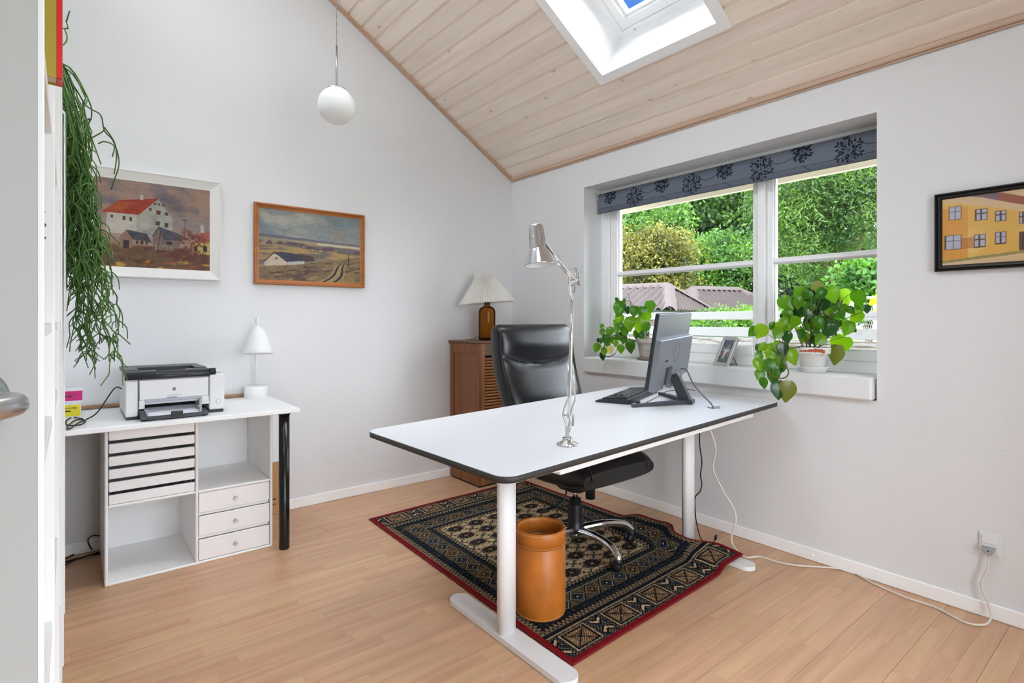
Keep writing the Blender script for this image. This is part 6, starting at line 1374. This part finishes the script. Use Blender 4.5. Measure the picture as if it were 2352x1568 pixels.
for pth in ([(152, 175), (175, 205), (196, 240), (212, 252), (232, 265), (240, 300), (258, 320), (270, 350), (273, 380), (262, 415), (255, 435)], [(190, 235), (202, 290), (215, 330), (226, 360), (232, 378)], [(240, 292), (262, 325), (268, 360), (262, 400)], [(226, 330), (240, 325), (262, 335), (258, 360)], [(208, 318), (236, 302), (240, 292)], [(152, 50), (160, 25)], [(148, 66), (158, 65)], [(150, 168), (162, 172)]):
    m = MB(); strand(spline([atD(u, v, dH)-hp.location for u, v in pth], 4), .0024, m); m.build('stem', M_rh, hp)
m = MB(); strand(spline([Vector((.0, 0, .12)), Vector((.03, .0, .24)), atD(150, 66, dH)-hp.location, atD(152, 50, dH)-hp.location], 5), .0024, m); strand(spline([Vector((.02, 0, .12)), atD(149, 100, dH)-hp.location, atD(148, 66, dH)-hp.location], 5), .0024, m); m.build('stem', M_rh, hp)
# ================================================================== GARDEN
GZ = -.35
M_grass = mat('lawn', (88, 122, 44), .9, var=.3, vscale=3, bump=.5, bscale=60)
m2 = MB(); m2.box(2.2, 60, -45, 60, GZ-.2, GZ); lawn_o = struct('ground', m2.mesh('ground'), M_grass)
m2 = MB(); m2.box(-40, 2.2, -45, 60, GZ-.2, GZ-.002); struct('bounce_ground', m2.mesh('bounce_ground'), mat('grey_bounce_paving', (176, 174, 170), .9, var=.1, vscale=4))  # pale unseen paving added to bounce neutral light up to the ceiling
# ---- weathered white board fence
m = bpy.data.materials.new('weathered_white_board'); m.use_nodes = True; nt = m.node_tree; N, L_ = nt.nodes, nt.links; b = N['Principled BSDF']; b.inputs['Roughness'].default_value = .85
g = N.new('ShaderNodeNewGeometry'); mp = N.new('ShaderNodeMapping'); mp.inputs['Scale'].default_value = (4, 1.6, 16); L_.new(g.outputs['Position'], mp.inputs[0]); n1 = N.new('ShaderNodeTexNoise'); n1.inputs['Scale'].default_value = 2.2; n1.inputs['Detail'].default_value = 8; n1.inputs['Roughness'].default_value = .65; L_.new(mp.outputs[0], n1.inputs['Vector'])
oi = N.new('ShaderNodeObjectInfo'); sep = N.new('ShaderNodeSeparateColor'); L_.new(oi.outputs['Color'], sep.inputs[0]); ad = N.new('ShaderNodeMath'); ad.operation = 'SUBTRACT'; L_.new(n1.outputs[0], ad.inputs[0]); L_.new(sep.outputs[0], ad.inputs[1])
r = N.new('ShaderNodeValToRGB'); r.color_ramp.elements[0].position = .28; r.color_ramp.elements[0].color = srgb(80, 68, 48); r.color_ramp.elements[1].position = .40; r.color_ramp.elements[1].color = srgb(122, 121, 117); L_.new(ad.outputs[0], r.inputs[0]); L_.new(r.outputs[0], b.inputs['Base Color'])
M_fence = m
XFE = 3.0; fe = thing('garden_fence', 'weathered white horizontal board fence outside the window', 'fence', (XFE, 0, GZ))
for (z1, z0, wear) in ((1.258, 1.165, 0.0), (1.088, .982, .03), (.966, .868, .12), (.845, .755, .2), (.735, .645, .14), (.625, .535, .15), (.5, .4, .15), (.3, .2, .15)):
    for (ya, yb) in ((-7.5, -4.21), (-4.2, -2.51), (-2.5, -.81), (-.8, .89), (.9, 4.0)):
        dz = random.uniform(-.006, .006); m2 = MB(); m2.box(-.014, .014, ya, yb-.004, z0-GZ+dz, z1-GZ+dz+random.uniform(-.004, .004), .003); o = m2.build('fence_board', M_fence, fe); o.color = (wear+random.uniform(-.02, .03), 0, 0, 1)
for y in (-4.2, -2.5, -.8, .9):
    m2 = MB(); m2.box(.016, .106, y-.045, y+.045, 0, 1.22-GZ, .004); o = m2.build('fence_post', M_fence, fe); o.color = (.2, 0, 0, 1)
# ---- two low sheds with corrugated hipped roofs
M_corr = mat('corrugated_fibre_cement', (62, 52, 49), .8, var=.10, vscale=2); M_cap = mat('roof_ridge_cap', (80, 69, 65), .8, var=.08, vscale=3); M_shedw = mat('shed_wall_paint', (88, 92, 95), .7, var=.05, vscale=4); M_clear = mat('translucent_roof_sheet', (104, 99, 90), .5)
def corr_face(t, A, Bp, Cc, Dd, pitch=.19, amp=.034, material=None, name='roof_sheet', cols=1):
    """eave A->B, ridge D->C ; ribs run up the slope; clipped by interpolating the four corners"""
    A, Bp, Cc, Dd = map(Vector, (A, Bp, Cc, Dd)); L0 = (Bp-A).length; e = (Bp-A).normalized(); up = (Dd-A)-e*((Dd-A).dot(e)); hgt = up.length; up.normalize(); nrm_ = e.cross(up).normalized()
    if nrm_.z < 0: nrm_ = -nrm_
    dl = (Dd-A).dot(e); dr_ = (Cc-A).dot(e); npt = int(L0/pitch*6)
    P = []
    for i in range(npt+1):
        x = L0*i/npt; top = 1.0
        if x < dl: top = x/dl
        if x > dr_ and L0-dr_ > 1e-3: top = (L0-x)/(L0-dr_)
        z_ = amp*math.sin(2*PI*x/pitch); P.append([A+e*x+nrm_*z_-up*.04, A+e*x+up*(hgt*max(top, .0))+nrm_*z_])
    m2 = MB(); m2.grid(P, True); return m2.build(name, material or M_corr, t)
def capline(t, p, q, w=.16, h=.05):
    p, q = Vector(p), Vector(q); d = (q-p).normalized(); sd = d.cross(Vector((0, 0, 1))).normalized(); up = sd.cross(d); n = max(1, int((q-p).length/.9))
    for i in range(n):
        a = p.lerp(q, i/n); b_ = p.lerp(q, (i+1.02)/n); ring = lambda c, k: [c+sd*x*k+up*z_ for x, z_ in ((-w, -h*1.3), (-w*.4, h*.5), (0, h), (w*.4, h*.5), (w, -h*1.3))]
        m2 = MB(); m2.grid([ring(a, 1.0), ring(b_, 1.05)], True); m2.build('ridge_cap', M_cap, t)
def hip_shed(label, ctr, ang, L_half, W_half, z_e, z_r, ridge_half, clear=False):
    t = thing('garden_shed', label, 'shed', (ctr[0], ctr[1], GZ), (0, 0, ang)); ze, zr_ = z_e-GZ, z_r-GZ
    a, b_, c, d = (-L_half, -W_half, ze), (L_half, -W_half, ze), (L_half, W_half, ze), (-L_half, W_half, ze); r0, r1 = (-ridge_half, 0, zr_), (ridge_half, 0, zr_)
    corr_face(t, a, b_, r1, r0); corr_face(t, c, d, r0, r1); corr_face(t, b_, c, r1, r1); corr_face(t, d, a, r0, r0)
    if clear:
        A, R0 = Vector(a), Vector(r0); k_ = (ridge_half+L_half)
        m2 = MB(); f0, f1 = clear; ex_ = lambda f, tt: Vector((-L_half+2*L_half*f, -W_half, ze)).lerp(Vector((-L_half+2*L_half*f, 0, zr_)), tt); m2.grid([[ex_(f0+(f1-f0)*i/12, 0)+Vector((0, -.02, .05)), ex_(f0+(f1-f0)*i/12, .93)+Vector((0, -.02, .05))] for i in range(13)], True); m2.build('clear_roof_sheet', M_clear, t)
    capline(t, r0, r1); 
    for e_, rr_ in ((a, r0), (b_, r1), (c, r1), (d, r0)): capline(t, e_, rr_)
    for (q0, q1) in ((a, b_), (b_, c), (c, d), (d, a)):
        q0, q1 = Vector(q0)*.93, Vector(q1)*.93; q0.z = q1.z = ze-.02; m2 = MB(); m2.add([Vector((q0.x, q0.y, 0)), Vector((q1.x, q1.y, 0)), q1, q0], [(0, 1, 2, 3)]); m2.build('wall', M_shedw, t)
    return t
# ridge ends and eaves come from the photograph at the sheds' likely distance
s1r = atD(1508, 652, 12.5); s1c = atD(1537, 713, 11.0); s1e = atD(1640, 709, 13.6)
dirE = (s1e-s1c); dirE.z = 0; angE = math.atan2(dirE.y, dirE.x); wE = dirE.length
# local y axis runs along the visible hip eave: shed long axis is perpendicular
ang1 = angE-PI/2; axd = Vector((math.cos(ang1), math.sin(ang1), 0)); mid = (s1c+s1e)/2; Lh = 2.6
c1 = mid-axd*Lh if (mid-axd*Lh-CAM).dot(RT) < (mid+axd*Lh-CAM).dot(RT) else mid+axd*Lh
hip_shed('white garden shed with brown corrugated hipped roof and clear sheets', (c1.x, c1.y), ang1, Lh, wE/2, (s1c.z+s1e.z)/2, s1r.z, Lh-(s1r-mid).to_2d().length*.75, clear=(.15, .62))
r2a, r2b = atD(1592, 660, 16.2), atD(1697, 657, 16.8); d2 = (r2b-r2a); d2.z = 0; mid2 = (r2a+r2b)/2; c2 = mid2
hip_shed('low shed with rust-brown corrugated hipped roof behind fence', (c2.x, c2.y), math.atan2(d2.y, d2.x), d2.length/2+.85, 1.1, atD(1660, 712, 15.4).z, r2a.z, d2.length/2)
# ---- trees and shrubs: leaf-by-leaf crowns
def crown(name, ells, n, size, c1, c2, parent, seed, droop=0.0, clump=.35, rough=.55, tr=.35, per_clump=64):
    rng = np.random.default_rng(seed); ctrs = []
    wts = np.array([e[3]*e[4]*e[5] for e in ells]); wts = wts/wts.sum(); nc = max(1, n//per_clump); idx = rng.choice(len(ells), nc, p=wts)
    d = rng.normal(size=(nc, 3)); d /= np.linalg.norm(d, axis=1)[:, None]; rad = rng.random(nc)**(1/5.0)
    E = np.array([e[:3] for e in ells])[idx]; Rr = np.array([e[3:6] for e in ells])[idx]; cc = E+d*Rr*rad[:, None]
    P = np.repeat(cc, per_clump, 0)+rng.normal(size=(nc*per_clump, 3))*clump*np.array([1, 1, .55])*(.6+.9*np.repeat(rng.random(nc), per_clump))[:, None]; n = len(P)
    if droop: P[:, 2] -= np.abs(rng.normal(size=n))*droop
    ax1 = rng.normal(size=(n, 3)); ax1[:, 2] -= droop*2; ax1 /= np.linalg.norm(ax1, axis=1)[:, None]; ax2 = np.cross(ax1, rng.normal(size=(n, 3))); ax2 /= np.linalg.norm(ax2, axis=1)[:, None]
    s = size*(.6+.8*rng.random(n))[:, None]; w = s*(.55 if not droop else .26); V = np.stack([P-ax1*s, P+ax2*w, P+ax1*s, P-ax2*w], 1).reshape(-1, 3)
    me = npmesh(name, V-np.array(parent.location)[None, :], np.arange(4*n).reshape(-1, 4)); return obj(name, me, leafmat(name+str(seed), c1, c2, rough, tr, 'island', 1.2), parent)
def tree(name, label, base, ells, n, size, c1, c2, seed, trunk=.12, droop=0, clump=.35, limbs=5, cat='tree', bark=(112, 96, 78)):
    t = thing(name, label, cat, (base.x, base.y, GZ)); rng = random.Random(seed); o = crown('foliage', ells, n, size, c1, c2, t, seed, droop, clump); o['kind'] = 'stuff'
    mb_ = mat('bark_%d' % bark[0], bark, .9, var=.2, vscale=12); top = max(e[2] for e in ells)-GZ
    m = MB(); m.tube(spline([Vector((0, 0, 0)), Vector((rng.uniform(-.1, .1), rng.uniform(-.1, .1), top*.35)), Vector((rng.uniform(-.3, .3), rng.uniform(-.3, .3), top*.75)), Vector((0, 0, top))], 5), [trunk*(1-.75*i/15) for i in range(16)], 9); m.build('trunk', mb_, t)
    for k_ in range(limbs):
        e = ells[k_ % len(ells)]; z0_ = top*rng.uniform(.2, .5); end = Vector((e[0]-base.x+rng.uniform(-.5, .5)*e[3], e[1]-base.y+rng.uniform(-.5, .5)*e[4], e[2]-GZ+rng.uniform(-.2, .5)*e[5])); m = MB(); m.tube(spline([Vector((0, 0, z0_)), Vector((0, 0, z0_)).lerp(end, .5)+Vector((0, 0, .3)), end], 5), [trunk*.5*(1-.8*i/10) for i in range(11)], 7); m.build('branch', mb_, t)
    return t
def el(u, v, d, rx, rz, ry=None): p = atD(u, v, d); return (p.x, p.y, p.z, rx, ry or rx, rz)
tree('tall_ash_tree', 'tall deep green tree standing behind the garden sheds', atD(1620, 740, 34), [el(1600, 470, 34, 3.3, 2.5), el(1690, 440, 34, 3.0, 2.8), el(1650, 540, 34, 3.2, 1.9), el(1560, 420, 34, 2.8, 2.0), el(1720, 560, 33, 2.8, 2.0)], 46000, .135, (34, 66, 20), (76, 112, 40), 101, .26, clump=.42)
tree('light_green_tree', 'lighter green tree rising behind the golden shrub', atD(1455, 740, 29), [el(1450, 540, 29, 2.2, 1.4), el(1500, 510, 29, 1.7, 1.3), el(1415, 560, 29, 1.7, 1.5)], 19000, .10, (48, 92, 28), (98, 138, 48), 102, .16, clump=.35)
tree('golden_shrub', 'big golden-bronze leaved shrub behind the clear-sheeted shed', atD(1490, 740, 19), [el(1480, 615, 19, 1.0, 1.0), el(1530, 570, 19, .7, .65), el(1550, 600, 19, .5, .7), el(1440, 590, 19, .7, .8), el(1500, 560, 19, .55, .6), el(1425, 560, 19, .5, .5), el(1510, 660, 18.8, 1.0, .7)], 38000, .055, (54, 66, 20), (132, 128, 54), 103, .1, clump=.24, cat='shrub')
tree('maple_shrub', 'bright green maple-like shrub between the two shed roofs', atD(1640, 740, 23), [el(1640, 590, 23, 1.4, .95), el(1700, 600, 23, 1.3, 1.0), el(1625, 640, 23, 1.2, 1.0), el(1690, 650, 22.6, 1.5, .95)], 32000, .075, (36, 78, 22), (88, 132, 44), 104, .1, clump=.27, cat='shrub')
tree('willow_tree', 'feathery willow-like tree filling the narrow window sash', atD(1935, 740, 13.5), [el(1850, 470, 13.6, 1.15, 1.2), el(1930, 440, 13.4, 1.3, 1.15), el(2010, 500, 13, 1.1, 1.4), el(1870, 580, 13.6, 1.0, .8), el(1800, 420, 13.8, .9, 1.2), el(1960, 400, 13, 1.4, .9)], 44000, .062, (36, 70, 24), (98, 132, 54), 105, .16, droop=.14, clump=.22, limbs=8, bark=(132, 104, 78))
tree('dark_conifer', 'dark green conifer at the back of the garden behind willow', atD(1890, 740, 18), [el(1860, 600, 18, 1.2, 1.1), el(1990, 610, 18, 1.6, 1.2), el(1910, 660, 18, 1.5, .7)], 30000, .075, (22, 46, 20), (54, 84, 34), 106, .16, clump=.30)
tree('hazel_bush', 'fresh green hazel bush beside wire enclosure', atD(1995, 740, 9.5), [el(1995, 655, 9.5, .45, .4), el(2022, 690, 9.5, .45, .36), el(1965, 690, 9.6, .45, .30)], 9000, .05, (44, 90, 24), (88, 136, 44), 107, .05, clump=.14, cat='shrub')
tree('clipped_hedge', 'low clipped green hedge growing behind fence boards', atD(1690, 740, 8.6), [el(1655, 735, 8.8, .5, .16), el(1710, 735, 8.8, .5, .16), el(1760, 735, 8.8, .5, .18), el(1690, 752, 8.6, .8, .25)], 14000, .028, (52, 90, 26), (96, 138, 48), 108, .03, clump=.08, cat='shrub')
tree('vine_shrub', 'yellow-green leafy vine sprig just outside window frame', atD(2024, 690, 4.2), [el(2024, 690, 4.2, .07, .07), el(2016, 672, 4.2, .04, .04)], 160, .04, (130, 156, 20), (170, 184, 36), 109, .008, clump=.04, limbs=2, cat='shrub')
# ---- wire enclosure at the right
en = thing('wire_enclosure', 'galvanised pipe and hexagonal wire enclosure beyond fence', 'enclosure', atD(2000, 740, 7.2)); en.location.z = GZ
pa, pb = atD(1955, 682, 7.2)-en.location, atD(2012, 685, 6.6)-en.location
m2 = MB(); m2.tube([pa, pb], .022, 10); m2.build('top_pipe', M_brushed, en)
m2 = MB(); m2.tube([pb, Vector((pb.x, pb.y, 0))], .03, 10); m2.build('post', mat('pale_post', (214, 214, 208), .7), en)
m2 = MB(); m2.tube([pa, Vector((pa.x, pa.y, 0))], .03, 10); m2.build('post', mat('pale_post', (214, 214, 208), .7), en)
m2 = MB(); ex_ = pb-pa; W_ = ex_.to_2d().length; hx = .05; nx_ = int(W_/hx)
for j in range(16):
    for i in range(nx_):
        o_ = (i+(j % 2)*.5)*hx; z_ = -.06-j*hx*.866; P0 = pa+ex_*(o_/W_)+Vector((0, 0, z_)); a1 = pa+ex_*((o_+hx*.5)/W_)+Vector((0, 0, z_-hx*.29)); a2 = pa+ex_*((o_-hx*.5)/W_)+Vector((0, 0, z_-hx*.29)); a3 = a1+Vector((0, 0, -hx*.577))
        m2.tube([P0, a1], .0016, 3, caps=False); m2.tube([P0, a2], .0016, 3, caps=False); m2.tube([a1, a3], .0016, 3, caps=False)
o = m2.build('wire_mesh', M_brushed, en); o['kind'] = 'stuff'
